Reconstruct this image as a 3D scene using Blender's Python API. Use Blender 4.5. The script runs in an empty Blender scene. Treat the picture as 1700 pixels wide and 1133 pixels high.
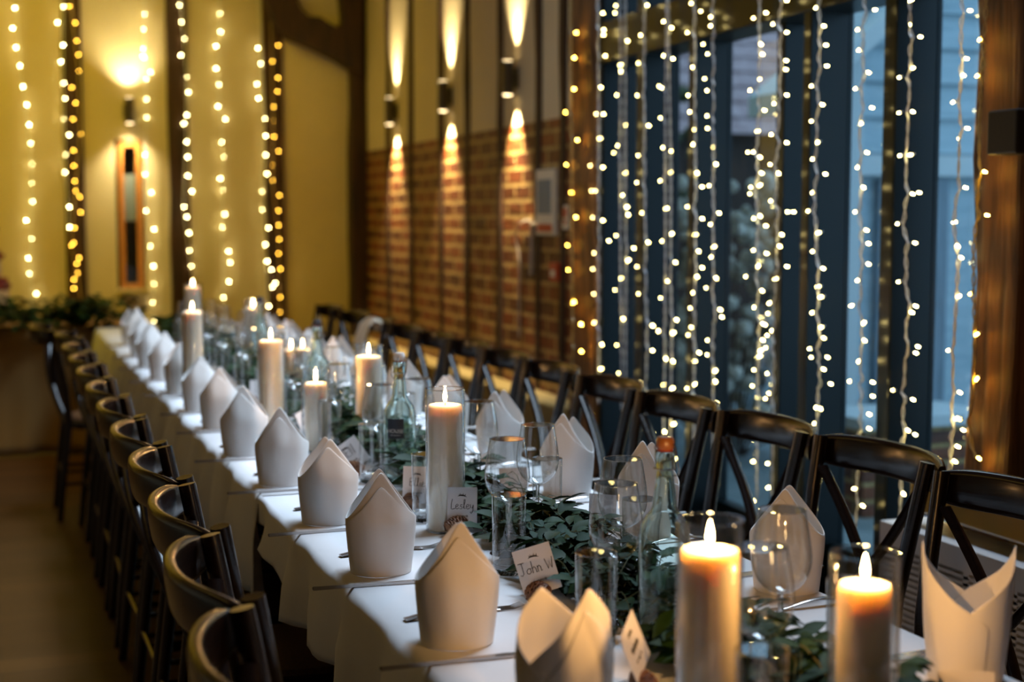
import bpy, math, random
from mathutils import Vector, Matrix
R = random.Random(11)
PI = math.pi
sc = bpy.context.scene
col = sc.collection

# ------------------------------------------------------------------ camera
YAW, PITCH, H, FPX = .3539, .0869, 1.3825, 2350.0
cam = bpy.data.cameras.new('camera'); camo = bpy.data.objects.new('camera', cam); col.objects.link(camo)
camo.location = (0, 0, H); camo.rotation_euler = (PI/2-PITCH, 0, -YAW)
cam.sensor_width = 36; cam.lens = 36*FPX/1700; cam.clip_start = .05
cam.dof.use_dof = True; cam.dof.focus_distance = 2.62; cam.dof.aperture_fstop = 2.6
sc.camera = camo
# ------------------------------------------------------------------ world, lights, exposure
sc.view_settings.view_transform = 'Standard'; sc.view_settings.look = 'None'
sc.view_settings.gamma = 1; sc.view_settings.use_curve_mapping = False
sc.view_settings.exposure = 0.0
sc.cycles.use_denoising = True
sc.cycles.sample_clamp_indirect = 4; sc.cycles.sample_clamp_direct = 0
sc.cycles.max_bounces = 20; sc.cycles.transmission_bounces = 18; sc.cycles.transparent_max_bounces = 24
sc.cycles.diffuse_bounces = 3; sc.cycles.glossy_bounces = 4
sc.cycles.caustics_reflective = False
w = bpy.data.worlds.new('dusk'); sc.world = w; w.use_nodes = True
bg = w.node_tree.nodes['Background']; bg.inputs[0].default_value = (.42, .66, .9, 1); bg.inputs[1].default_value = 2.0

def lamp(name, kind, loc, energy, color, rot=(0, 0, 0), **kw):
    l = bpy.data.lights.new(name, kind); l.energy = energy; l.color = color
    for k, v in kw.items(): setattr(l, k, v)
    o = bpy.data.objects.new(name, l); o.location = loc; o.rotation_euler = rot; col.objects.link(o); return o
# added cool fill from above to strengthen the daylight, no roof window modelled
lamp('cool_top_fill', 'AREA', (2.3, 4.6, 3.9), 160, (.62, .8, 1), rot=(0, math.radians(30), 0), shape='RECTANGLE', size=1.0, size_y=4.0, spread=math.radians(95))
# added amber fill, an unseen source washing the far wall yellow
lamp('amber_wall_fill', 'AREA', (-.6, 7.6, 3.9), 38, (1, .68, .025), rot=(math.radians(42), 0, math.radians(-6)), shape='RECTANGLE', size=3, size_y=1.0, spread=math.radians(130))
lamp('warm_rim_fill', 'AREA', (-1.8, 4.2, 3.6), 8, (1, .62, .14), rot=(0, math.radians(-25), 0), shape='RECTANGLE', size=.6, size_y=3.5)  # added warm fill, gives the left chairs their yellow rims

# ------------------------------------------------------------------ helpers
def ray(px, py):
    a = (px-850)/FPX; b = (566.5-py)/FPX
    F = math.cos(PITCH)+b*math.sin(PITCH); U = b*math.cos(PITCH)-math.sin(PITCH)
    return Vector((a*math.cos(YAW)+F*math.sin(YAW), -a*math.sin(YAW)+F*math.cos(YAW), U))
def onx(px, py, X): d = ray(px, py); return Vector((0, 0, H))+d*(X/d.x)
def ony(px, py, Y): d = ray(px, py); return Vector((0, 0, H))+d*(Y/d.y)
def onz(px, py, Z): d = ray(px, py); return Vector((0, 0, H))+d*((Z-H)/d.z)
def atZ(px, depth, z):      # a point seen in column px at a depth, standing at height z
    r = (px-850)/FPX*depth*1.0
    return Vector((r*math.cos(YAW)+depth*math.sin(YAW), -r*math.sin(YAW)+depth*math.cos(YAW), z))

class MB:
    def __init__(s): s.v = []; s.f = []; s.m = []
    def add(s, vs, fs, mat=0, M=None):
        o = len(s.v)
        s.v += [tuple(M @ Vector(p)) if M else tuple(p) for p in vs]
        s.f += [tuple(i+o for i in f) for f in fs]; s.m += [mat]*len(fs); return s
    def box(s, x0, x1, y0, y1, z0, z1, mat=0, M=None):
        vs = [(x, y, z) for x in (x0, x1) for y in (y0, y1) for z in (z0, z1)]
        return s.add(vs, [(0, 1, 3, 2), (4, 6, 7, 5), (0, 4, 5, 1), (2, 3, 7, 6), (0, 2, 6, 4), (1, 5, 7, 3)], mat, M)
    def tube(s, pts, rad, n=8, mat=0, M=None, caps=True, flat=None):
        pts = [Vector(p) for p in pts]; N = len(pts)
        if not hasattr(rad, '__len__'): rad = [rad]*N
        vs = []; fs = []; up = None
        for i, p in enumerate(pts):
            t = (pts[min(i+1, N-1)]-pts[max(i-1, 0)]); t.normalize()
            if up is None: up = Vector((0, 0, 1)) if abs(t.z) < .9 else Vector((1, 0, 0))
            a = t.cross(up)
            if a.length < 1e-6: a = t.orthogonal()
            a.normalize(); b = a.cross(t); b.normalize(); up = b
            for k in range(n):
                c, d = math.cos(2*PI*k/n)*rad[i], math.sin(2*PI*k/n)*rad[i]
                if flat: c *= flat[0]; d *= flat[1]
                vs.append(p+a*c+b*d)
        for i in range(N-1):
            for k in range(n):
                k2 = (k+1) % n
                fs.append((i*n+k, i*n+k2, (i+1)*n+k2, (i+1)*n+k))
        if caps: fs.append(tuple(reversed(range(n)))); fs.append(tuple(range((N-1)*n, N*n)))
        return s.add(vs, fs, mat, M)
    def lathe(s, prof, n=24, mat=0, M=None, cx=0, cy=0, closed=False):
        vs = []; fs = []
        for r, z in prof:
            for k in range(n): vs.append((cx+r*math.cos(2*PI*k/n), cy+r*math.sin(2*PI*k/n), z))
        P = len(prof)
        for i in range(P if closed else P-1):
            j = (i+1) % P
            for k in range(n):
                k2 = (k+1) % n; fs.append((i*n+k, i*n+k2, j*n+k2, j*n+k))
        if not closed:
            if prof[0][0] > 1e-5: fs.append(tuple(reversed(range(n))))
            if prof[-1][0] > 1e-5: fs.append(tuple(range((P-1)*n, P*n)))
        return s.add(vs, fs, mat, M)
    def grid(s, fn, nu, nv, mat=0, M=None):
        vs = [fn(i/nu, j/nv) for j in range(nv+1) for i in range(nu+1)]
        fs = [(j*(nu+1)+i, j*(nu+1)+i+1, (j+1)*(nu+1)+i+1, (j+1)*(nu+1)+i) for j in range(nv) for i in range(nu)]
        return s.add(vs, fs, mat, M)
    def prism(s, poly, fn0, fn1, mat=0):
        n = len(poly); vs = [fn0(*p) for p in poly]+[fn1(*p) for p in poly]
        return s.add(vs, [tuple(reversed(range(n))), tuple(range(n, 2*n))]+[(i, (i+1) % n, (i+1) % n+n, i+n) for i in range(n)], mat)
    def build(s, name, mats, parent=None, smooth=True, bevel=0, subsurf=0, solid=0, angle=35):
        me = bpy.data.meshes.new(name); me.from_pydata(s.v, [], s.f)
        if not isinstance(mats, (list, tuple)): mats = [mats]
        for m in mats: me.materials.append(m)
        for p, mi in zip(me.polygons, s.m): p.material_index = mi; p.use_smooth = smooth
        import bmesh
        bm = bmesh.new(); bm.from_mesh(me); bmesh.ops.remove_doubles(bm, verts=bm.verts, dist=1e-6)
        bmesh.ops.recalc_face_normals(bm, faces=bm.faces)
        if smooth:
            lim = math.radians(angle)
            for e in bm.edges:
                if len(e.link_faces) == 2 and e.calc_face_angle(0) > lim: e.smooth = False
        bm.to_mesh(me); bm.free()
        o = bpy.data.objects.new(name, me); col.objects.link(o); o.parent = parent
        if solid:
            m = o.modifiers.new('solid', 'SOLIDIFY'); m.thickness = solid; m.offset = 0
        if bevel:
            m = o.modifiers.new('bevel', 'BEVEL'); m.width = bevel; m.segments = 2; m.limit_method = 'ANGLE'
        if subsurf:
            m = o.modifiers.new('sub', 'SUBSURF'); m.levels = m.render_levels = subsurf
        return o
def tag(o, label=None, cat=None, group=None, kind=None):
    if label: o['label'] = label
    if cat: o['category'] = cat
    if group: o['group'] = group
    if kind: o['kind'] = kind
    return o
def empty(name, loc=(0, 0, 0), rz=0, label=None, cat=None, group=None):
    o = bpy.data.objects.new(name, None); col.objects.link(o); o.location = loc; o.rotation_euler = (0, 0, rz)
    o.empty_display_size = .05
    return tag(o, label, cat, group)
def copy_tree(o, parent=None):
    c = o.copy(); col.objects.link(c); c.parent = parent
    for k in ('label', 'category', 'group'):
        if k in c: del c[k]
    for ch in [x for x in bpy.data.objects if x.parent == o]: copy_tree(ch, c)
    return c
def struct(name, mb, mat, **kw):
    o = mb.build(name, mat, **kw); o['kind'] = 'structure'; return o

# ------------------------------------------------------------------ materials
def mat(name, base=(.8, .8, .8), rough=.5, metal=0, spec=None, coat=0, **kw):
    m = bpy.data.materials.new(name); m.use_nodes = True; b = m.node_tree.nodes['Principled BSDF']
    b.inputs['Base Color'].default_value = (*base, 1); b.inputs['Roughness'].default_value = rough
    b.inputs['Metallic'].default_value = metal
    if spec is not None: b.inputs['Specular IOR Level'].default_value = spec
    if coat: b.inputs['Coat Weight'].default_value = coat; b.inputs['Coat Roughness'].default_value = .12
    for k, v in kw.items(): b.inputs[k.replace('_', ' ')].default_value = v
    return m
def nodes(m): nt = m.node_tree; return nt, nt.nodes, nt.links, nt.nodes['Principled BSDF']
def noise_mat(name, c1, c2, scale=(1, 1, 1), nscale=5, detail=6, rough=.5, bump=.2, bdist=.01, coat=0, ramp=(.35, .65), dist=0, **kw):
    m = mat(name, c1, rough, coat=coat, **kw); nt, N, L, b = nodes(m)
    tc = N.new('ShaderNodeTexCoord'); mp = N.new('ShaderNodeMapping'); mp.inputs['Scale'].default_value = scale
    nz = N.new('ShaderNodeTexNoise'); nz.inputs['Scale'].default_value = nscale; nz.inputs['Detail'].default_value = detail
    nz.inputs['Distortion'].default_value = dist
    cr = N.new('ShaderNodeValToRGB'); e = cr.color_ramp.elements
    e[0].position, e[1].position = ramp; e[0].color = (*c1, 1); e[1].color = (*c2, 1)
    L.new(tc.outputs['Object'], mp.inputs[0]); L.new(mp.outputs[0], nz.inputs['Vector']); L.new(nz.outputs['Fac'], cr.inputs[0])
    L.new(cr.outputs[0], b.inputs['Base Color'])
    if bump:
        bp = N.new('ShaderNodeBump'); bp.inputs['Strength'].default_value = bump; bp.inputs['Distance'].default_value = bdist
        L.new(nz.outputs['Fac'], bp.inputs['Height']); L.new(bp.outputs[0], b.inputs['Normal'])
    return m
def emit(name, color, strength):
    m = bpy.data.materials.new(name); m.use_nodes = True; N = m.node_tree.nodes; N.clear()
    e = N.new('ShaderNodeEmission'); e.inputs[0].default_value = (*color, 1); e.inputs[1].default_value = strength
    o = N.new('ShaderNodeOutputMaterial'); m.node_tree.links.new(e.outputs[0], o.inputs[0]); return m
def glass_mat(name, tint=(1, 1, 1), thin=False, base=.07, ior=1.46, mixt=.2):
    m = bpy.data.materials.new(name); m.use_nodes = True; nt = m.node_tree; N = nt.nodes; L = nt.links; N.clear()
    o = N.new('ShaderNodeOutputMaterial'); mx = N.new('ShaderNodeMixShader'); t = N.new('ShaderNodeBsdfTransparent')
    t.inputs[0].default_value = (*tint, 1)
    if thin:
        g = N.new('ShaderNodeBsdfGlossy'); g.inputs['Roughness'].default_value = .01
        f = N.new('ShaderNodeLayerWeight'); pw = N.new('ShaderNodeMath'); pw.operation = 'POWER'; pw.inputs[1].default_value = 3
        ma = N.new('ShaderNodeMath'); ma.operation = 'MULTIPLY_ADD'; ma.inputs[1].default_value = .85; ma.inputs[2].default_value = .35 if ior == 2 else base
        p4 = N.new('ShaderNodeMath'); p4.operation = 'POWER'; p4.inputs[1].default_value = 5; tm = N.new('ShaderNodeMixRGB')
        tm.inputs[1].default_value = (*tint, 1); tm.inputs[2].default_value = (.6*tint[0], .63*tint[1], .63*tint[2], 1)
        L.new(f.outputs['Facing'], p4.inputs[0]); L.new(p4.outputs[0], tm.inputs[0]); L.new(tm.outputs[0], t.inputs[0])
        L.new(f.outputs['Facing'], pw.inputs[0]); L.new(pw.outputs[0], ma.inputs[0]); L.new(ma.outputs[0], mx.inputs[0])
        L.new(t.outputs[0], mx.inputs[1]); L.new(g.outputs[0], mx.inputs[2])
    else:
        g = N.new('ShaderNodeBsdfGlass'); g.inputs['Color'].default_value = (*tint, 1); g.inputs['IOR'].default_value = ior
        g.inputs['Roughness'].default_value = 0
        mx.inputs[0].default_value = mixt; L.new(g.outputs[0], mx.inputs[1]); L.new(t.outputs[0], mx.inputs[2])
    L.new(mx.outputs[0], o.inputs[0]); return m
def fabric(name, c, bump=.15, scale=900, rough=.85, coarse=0):
    m = mat(name, c, rough, Sheen_Weight=.15); nt, N, L, b = nodes(m)
    tc = N.new('ShaderNodeTexCoord'); wv = N.new('ShaderNodeTexNoise'); wv.inputs['Scale'].default_value = scale
    bp = N.new('ShaderNodeBump'); bp.inputs['Strength'].default_value = bump; bp.inputs['Distance'].default_value = .001
    L.new(tc.outputs['Object'], wv.inputs['Vector']); L.new(wv.outputs['Fac'], bp.inputs['Height'])
    if coarse:
        n2 = N.new('ShaderNodeTexNoise'); n2.inputs['Scale'].default_value = 7; n2.inputs['Distortion'].default_value = .6
        b2 = N.new('ShaderNodeBump'); b2.inputs['Strength'].default_value = coarse; b2.inputs['Distance'].default_value = .02
        L.new(tc.outputs['Object'], n2.inputs['Vector']); L.new(n2.outputs['Fac'], b2.inputs['Height'])
        L.new(b2.outputs[0], bp.inputs['Normal'])
    L.new(bp.outputs[0], b.inputs['Normal']); return m

def brick_mat():
    m = mat('old_brick', rough=.5); nt, N, L, b = nodes(m)
    tc = N.new('ShaderNodeTexCoord'); sp = N.new('ShaderNodeSeparateXYZ'); cb = N.new('ShaderNodeCombineXYZ')
    nz0 = N.new('ShaderNodeTexNoise'); nz0.inputs['Scale'].default_value = 3.0; nz0.inputs['Detail'].default_value = 3
    ad = N.new('ShaderNodeMixRGB'); ad.blend_type = 'ADD'; ad.inputs[0].default_value = .012
    L.new(tc.outputs['Object'], nz0.inputs['Vector']); L.new(tc.outputs['Object'], ad.inputs[1]); L.new(nz0.outputs['Color'], ad.inputs[2])
    L.new(ad.outputs[0], sp.inputs[0]); L.new(sp.outputs['Y'], cb.inputs['X']); L.new(sp.outputs['Z'], cb.inputs['Y'])
    br = N.new('ShaderNodeTexBrick'); br.inputs['Scale'].default_value = 1; br.inputs['Brick Width'].default_value = .225
    br.inputs['Row Height'].default_value = .082; br.inputs['Mortar Size'].default_value = .011; br.inputs['Mortar Smooth'].default_value = .25
    br.inputs['Color1'].default_value = (.24, .062, .016, 1); br.inputs['Color2'].default_value = (.07, .020, .008, 1)
    br.inputs['Mortar'].default_value = (.5, .34, .13, 1); br.inputs['Bias'].default_value = -.1
    L.new(cb.outputs[0], br.inputs['Vector'])
    nz = N.new('ShaderNodeTexNoise'); nz.inputs['Scale'].default_value = 28; nz.inputs['Detail'].default_value = 6
    L.new(tc.outputs['Object'], nz.inputs['Vector'])
    mx = N.new('ShaderNodeMixRGB'); mx.blend_type = 'MULTIPLY'; mx.inputs[0].default_value = .65
    cr = N.new('ShaderNodeValToRGB'); cr.color_ramp.elements[0].position = .3; cr.color_ramp.elements[1].position = .7
    cr.color_ramp.elements[0].color = (.35, .35, .35, 1); cr.color_ramp.elements[1].color = (1.2, 1.1, 1, 1)
    L.new(nz.outputs['Fac'], cr.inputs[0]); L.new(br.outputs['Color'], mx.inputs[1]); L.new(cr.outputs[0], mx.inputs[2])
    L.new(mx.outputs[0], b.inputs['Base Color'])
    mul = N.new('ShaderNodeMath'); mul.operation = 'MULTIPLY_ADD'; mul.inputs[1].default_value = -1; mul.inputs[2].default_value = 1
    L.new(br.outputs['Fac'], mul.inputs[0])
    ad2 = N.new('ShaderNodeMath'); ad2.operation = 'MULTIPLY_ADD'; ad2.inputs[1].default_value = .35
    L.new(nz.outputs['Fac'], ad2.inputs[0]); L.new(mul.outputs[0], ad2.inputs[2])
    bp = N.new('ShaderNodeBump'); bp.inputs['Strength'].default_value = 1; bp.inputs['Distance'].default_value = .022
    L.new(ad2.outputs[0], bp.inputs['Height']); L.new(bp.outputs[0], b.inputs['Normal']); return m
def plank_mat():
    m = mat('floor_planks', rough=.42); nt, N, L, b = nodes(m)
    tc = N.new('ShaderNodeTexCoord'); br = N.new('ShaderNodeTexBrick'); br.inputs['Scale'].default_value = 1
    br.inputs['Brick Width'].default_value = 2.4; br.inputs['Row Height'].default_value = .14; br.inputs['Mortar Size'].default_value = .002
    br.inputs['Color1'].default_value = (.12, .048, .012, 1); br.inputs['Color2'].default_value = (.07, .028, .008, 1)
    br.inputs['Mortar'].default_value = (.02, .01, .005, 1)
    mp = N.new('ShaderNodeMapping'); mp.inputs['Scale'].default_value = (1.2, 14, 1); nz = N.new('ShaderNodeTexNoise')
    nz.inputs['Scale'].default_value = 2.5; nz.inputs['Detail'].default_value = 8; nz.inputs['Distortion'].default_value = .4
    kn = N.new('ShaderNodeTexVoronoi'); kn.inputs['Scale'].default_value = 2.2
    kr = N.new('ShaderNodeValToRGB'); kr.color_ramp.elements[0].position = .03; kr.color_ramp.elements[1].position = .09
    kr.color_ramp.elements[0].color = (.15, .12, .1, 1); kr.color_ramp.elements[1].color = (1, 1, 1, 1)
    mx = N.new('ShaderNodeMixRGB'); mx.blend_type = 'MULTIPLY'; mx.inputs[0].default_value = .6
    m2 = N.new('ShaderNodeMixRGB'); m2.blend_type = 'MULTIPLY'; m2.inputs[0].default_value = 1
    L.new(tc.outputs['Object'], br.inputs['Vector']); L.new(tc.outputs['Object'], mp.inputs[0]); L.new(mp.outputs[0], nz.inputs['Vector'])
    L.new(tc.outputs['Object'], kn.inputs['Vector']); L.new(kn.outputs['Distance'], kr.inputs[0])
    L.new(br.outputs['Color'], mx.inputs[1]); L.new(nz.outputs['Fac'], mx.inputs[2])
    L.new(mx.outputs[0], m2.inputs[1]); L.new(kr.outputs[0], m2.inputs[2]); L.new(m2.outputs[0], b.inputs['Base Color'])
    bp = N.new('ShaderNodeBump'); bp.inputs['Strength'].default_value = .3; bp.inputs['Distance'].default_value = .004
    L.new(br.outputs['Fac'], bp.inputs['Height']); bp.invert = True; L.new(bp.outputs[0], b.inputs['Normal']); return m

M = {}
M['brick'] = brick_mat(); M['planks'] = plank_mat()
M['plaster'] = noise_mat('cream_plaster', (.66, .56, .36), (.74, .64, .43), nscale=1.5, rough=.8, bump=.15, bdist=.02)
M['timber'] = noise_mat('dark_oak', (.016, .006, .003), (.055, .021, .008), scale=(4, 4, .5), nscale=6, rough=.6, bump=.6, bdist=.01)
M['oldoak'] = noise_mat('old_oak_post', (.045, .020, .008), (.20, .088, .028), scale=(7, 7, .7), nscale=4, rough=.65, bump=.8, bdist=.012, dist=.5)
M['teal'] = mat('dark_teal_paint', (.0013, .0045, .007), .3, spec=.35)
M['chair'] = noise_mat('dark_chair_wood', (.005, .0022, .0015), (.011, .005, .003), scale=(3, 3, 20), nscale=4, rough=.22, bump=.05, coat=.1, spec=.35)
M['seat'] = noise_mat('brown_seat', (.05, .018, .008), (.10, .036, .014), nscale=160, rough=.6, bump=.3, bdist=.002)
M['linen'] = fabric('white_napkin_linen', (.78, .76, .74))
M['cloth'] = fabric('white_tablecloth', (.76, .76, .78), coarse=.12)
M['steel'] = mat('cutlery_steel', (.42, .38, .36), .22, metal=1)
M['screw'] = mat('steel_screw', (.75, .73, .7), .2, metal=1)
M['wine'] = glass_mat('clear_glass', mixt=.0); M['tumbler'] = glass_mat('thin_clear_glass', thin=True, base=.13, tint=(.97, .98, .98)); M['rim'] = glass_mat('polished_rim', thin=True, ior=2)
M['cyl'] = glass_mat('cylinder_glass', thin=True, tint=(.97, .98, .98))
M['bottle'] = glass_mat('bottle_glass', tint=(.93, .985, .97), mixt=0)
M['pane'] = glass_mat('window_pane', thin=True, base=.05, tint=(.86, .93, .96))
M['wax'] = mat('ivory_wax', (.92, .79, .60), .45)
_b = M['wax'].node_tree.nodes['Principled BSDF']; _b.subsurface_method = 'BURLEY'; _b.inputs['Subsurface Weight'].default_value = .6
_b.inputs['Subsurface Radius'].default_value = (1, .6, .32); _b.inputs['Subsurface Scale'].default_value = .036
M['flame'] = emit('candle_flame', (1, .62, .26), 60)
M['wick'] = mat('burnt_wick', (.01, .008, .006), .9)
M['ledW'] = emit('warm_white_led', (1, .80, .34), 75); M['ledF'] = emit('deep_amber_led', (1, .52, .05), 34)
M['ledC'] = emit('pale_led', (1, .76, .26), 42)
M['ledA'] = emit('amber_led', (1, .56, .06), 110)
M['wire'] = mat('clear_cable', (.85, .88, .92), .25, Subsurface_Weight=0)
M['wireA'] = mat('copper_clear_cable', (.55, .42, .18), .3)
M['leafA'] = noise_mat('ruscus_leaf', (.006, .022, .005), (.014, .042, .010), nscale=9, rough=.6, spec=.18, bump=.1)
M['leafB'] = noise_mat('eucalyptus_leaf', (.010, .034, .018), (.024, .058, .034), nscale=12, rough=.65, spec=.15, bump=.1)
M['stem'] = mat('green_stem', (.06, .07, .025), .6)
M['cone'] = noise_mat('pine_cone', (.10, .036, .016), (.28, .12, .05), nscale=60, rough=.65, bump=.3, bdist=.002)
M['card'] = mat('white_card', (.74, .72, .73), .7)
M['ink'] = mat('black_ink', (.01, .01, .012), .6)
M['label'] = mat('dark_label', (.012, .018, .03), .5)
M['ltxt'] = mat('label_print', (.6, .62, .62), .5)
M['porc'] = mat('white_stopper', (.7, .68, .66), .25)
M['rubber'] = mat('red_seal', (.3, .03, .02), .5)
M['cork'] = mat('amber_stopper', (.22, .08, .025), .35)
M['black'] = mat('black_metal', (.006, .006, .006), .5)
M['dsteel'] = mat('dark_steel', (.16, .14, .11), .35, metal=1)
M['pine'] = noise_mat('orange_pine', (.5, .2, .05), (.62, .27, .07), scale=(6, 6, 1), nscale=5, rough=.4, bump=.1)
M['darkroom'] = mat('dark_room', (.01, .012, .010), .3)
M['blind'] = mat('pale_blind', (.7, .66, .62), .7)
M['heater'] = mat('grey_heater', (.62, .62, .64), .45)
M['goldlit'] = mat('gold_lit_sill', (.34, .2, .04), .22, coat=.6)  # golden reflection on a dark glossy ledge, put into the base colour
M['paper'] = mat('notice_paper', (.7, .68, .6), .4)
M['blue'] = mat('notice_blue', (.10, .17, .27), .4)
M['red'] = mat('notice_red', (.45, .06, .02), .5)
M['conduit'] = mat('white_conduit', (.42, .36, .30), .5)
M['board'] = noise_mat('pale_weatherboard', (.38, .5, .56), (.5, .62, .68), scale=(1, 1, 8), nscale=3, rough=.7, bump=.2)
M['trim'] = mat('white_trim', (.62, .68, .7), .6)
M['greydoor'] = noise_mat('grey_boards', (.16, .22, .27), (.27, .34, .4), scale=(8, 8, 1), nscale=3, rough=.7)
M['tile'] = noise_mat('roof_tiles', (.34, .22, .22), (.5, .36, .36), scale=(3, 3, 3), nscale=4, rough=.8, bump=.5)
M['paving'] = noise_mat('grey_paving', (.2, .25, .26), (.3, .35, .36), nscale=4, rough=.5)
M['bush'] = noise_mat('dry_flower', (.3, .27, .2), (.7, .66, .58), nscale=9, rough=.8)
M['bushg'] = noise_mat('dark_shrub', (.03, .05, .02), (.10, .12, .05), nscale=9, rough=.7)
M['sponge'] = noise_mat('pale_cake', (.75, .62, .38), (.82, .7, .48), nscale=20, rough=.8)
M['berry'] = noise_mat('dark_red_berries', (.12, .01, .008), (.25, .03, .02), nscale=50, rough=.35)
M['ceil'] = noise_mat('brown_ceiling', (.18, .11, .05), (.25, .16, .08), nscale=3, rough=.8)
M['plinth'] = mat('ochre_plinth', (.26, .19, .07), .6)
M['hessian'] = fabric('hessian', (.26, .135, .03), scale=300, bump=.3)
M['cream'] = fabric('cream_sash', (.78, .72, .58))

# ------------------------------------------------------------------ room shell
XW = 2.55; YF = 10.0; ZC = 4.3; DADO = 1.853
struct('floor', MB().box(-4, XW+.1, -2.5, YF+.1, -.08, 0), M['planks'], smooth=False)
struct('ceiling', MB().box(-4, XW+.3, -2.5, YF+.1, ZC, ZC+.1), M['ceil'], smooth=False)
struct('wall_left', MB().box(-4.1, -4, -2.5, YF, 0, ZC), M['plaster'], smooth=False)
struct('wall_back', MB().box(-4, XW, -2.6, -2.5, 0, ZC), M['plaster'], smooth=False)
# far gable wall with an opening for the tall slit window
wx0, wx1, wz0, wz1 = .825, 1.015, .87, 1.915
mb = MB()
mb.box(-4, wx0, YF, YF+.25, 0, ZC).box(wx1, XW+.25, YF, YF+.25, 0, ZC).box(wx0, wx1, YF, YF+.25, 0, wz0).box(wx0, wx1, YF, YF+.25, wz1, ZC)
struct('wall_far', mb, M['plaster'], smooth=False)
YP0, YP1 = 5.56, 5.83        # timber post beside the brickwork
YR0, YR1 = onx(1690, 400, 2.42).y, onx(1612, 400, 2.42).y
struct('wall_brick', MB().box(XW, XW+.3, YP1-.1, YF, 0, DADO), M['brick'], smooth=False)
struct('wall_right_plaster', MB().box(XW+.005, XW+.3, YP1-.1, YF, DADO, ZC), M['plaster'], smooth=False)
struct('wall_brick_near', MB().box(XW-.03, XW+.3, -2.5, YR0+.02, 0, ZC), M['brick'], smooth=False)
struct('trim_plinth', MB().box(XW-.16, XW, YP1+.02, YF, 0, .53), M['plinth'], smooth=False, bevel=.01)
struct('trim_header_wall', MB().box(XW-.05, XW+.3, YR1-.02, YP1, 3.3, ZC), M['plaster'], smooth=False)

def timber(name, x0, x1, y0, y1, z0, z1, m=M['timber'], wob=.012, seed=0, axis='z'):
    rr = random.Random(seed); n = 14; b = MB()
    prof = []
    for i in range(n+1):
        t = i/n; z = z0+(z1-z0)*t
        o = [rr.uniform(-wob, wob) for _ in range(4)]
        prof.append([(x0+o[0], y0+o[1], z), (x1, y0+o[1], z), (x1, y1+o[2], z), (x0+o[0], y1+o[2], z)])
    vs = [p for q in prof for p in q]; fs = []
    for i in range(n):
        for k in range(4): k2 = (k+1) % 4; fs.append((i*4+k, i*4+k2, i*4+4+k2, i*4+4+k))
    fs += [(3, 2, 1, 0), (n*4, n*4+1, n*4+2, n*4+3)]
    b.add(vs, fs); o = b.build(name, m, smooth=False, bevel=.012); o['kind'] = 'structure'; return o
# studs of the brick wall
for i, px in enumerate((645, 683, 733, 776, 831, 894, 936)):
    yc = onx(px, 200, XW).y
    timber('trim_%d' % (i+1), XW-.012, XW+.02, yc-.035, yc+.035, .53, ZC, seed=i, wob=.006)
# posts of the far wall
for i, (a, b_) in enumerate(((.498, .622), (1.18, 1.315), (1.842, 1.972))):
    timber('trim_%d' % (i+8), a, b_, YF-.04, YF+.02, 0, ZC, seed=20+i, wob=.008)
timber('trim_11', 2.44, 2.56, YF-.12, YF+.02, 0, ZC, seed=31, wob=.01)
# curved brace between corner post and tie
P = [(600, 125), (588, 116), (560, 98), (520, 78), (480, 62), (466, 50), (452, 28), (440, -8), (420, -60), (470, -60), (490, -10), (500, 14), (512, 26), (532, 28), (550, 40), (567, 47), (572, 30), (568, -10), (560, -60), (602, -60)]
def br0(px, py): p = ony(px, py, YF-.17); return (p.x, YF-.17, p.z)
def br1(px, py): p = ony(px, py, YF-.17); return (p.x, YF-.02, p.z)
struct('trim_brace', MB().prism(P, br0, br1), M['timber'], smooth=False)
timber('trim_post_glazing', 2.42, 2.75, YP0, YP1, 0, ZC, m=M['oldoak'], seed=41, wob=.014)
timber('trim_post_near', 2.42, 2.8, YR0, YR1, 0, ZC, m=M['oldoak'], seed=43, wob=.018)

# slit window in the far wall
win = empty('window_1', (0, YF, 0)); win['kind'] = 'structure'
b = MB(); fw = .032
fx0, fx1, fz0, fz1 = .845, .998, .9, 1.895
b.box(fx0, fx0+fw, .0, .06, fz0, fz1).box(fx1-fw, fx1, .0, .06, fz0, fz1).box(fx0+fw, fx1-fw, .0, .06, fz0, fz0+fw).box(fx0+fw, fx1-fw, .0, .06, fz1-fw, fz1)
b.build('window_frame', M['pine'], win, smooth=False, bevel=.004)
MB().box(fx0+fw, fx1-fw, .035, .04, fz0+fw, fz1-fw).build('window_pane', M['pane'], win, smooth=False)
MB().box(fx0+fw+.002, fx1-fw-.004, .10, .11, 1.36, 1.68).build('window_blind', M['blind'], win, smooth=False)
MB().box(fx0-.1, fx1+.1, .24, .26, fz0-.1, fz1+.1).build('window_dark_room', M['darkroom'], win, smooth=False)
b = MB().box(fx0-.018, fx1+.03, -.09, .0, fz0-.035, fz0)
b.build('window_sill', M['plaster'], win, smooth=False, bevel=.004)

# ------------------------------------------------------------------ glazed doors
XI, XG = 2.45, 2.60
gl = empty('door_1', (0, 0, 0)); gl['kind'] = 'structure'
ya0 = YR1-.02; yb0 = YP0+.02
posts = []
for px_r, px_l in ((1067, 1055), (1150, 1140), (1340, 1328), (1480, 1460)):
    a, b_ = onx(px_r, 400, XI).y, onx(px_l, 400, XI).y
    posts.append((min(a, b_), max(a, b_), 0.15))
pm = onx(1296, 400, 2.52).y; 
HD0 = 2.03; HD1 = 2.20
for a, b_, d in posts:
    MB().box(XI, XI+.16, a, b_, 0.04, 3.3).build('door_post', M['teal'], gl, smooth=False, bevel=.005)
MB().box(2.52, XI+.16, pm-.005, pm+.045, .04, HD0+.01).build('door_post', M['teal'], gl, smooth=False, bevel=.004)
MB().box(XI-.01, XI+.16, ya0, yb0, HD0, HD1).build('door_header', M['teal'], gl, smooth=False, bevel=.006)
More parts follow.
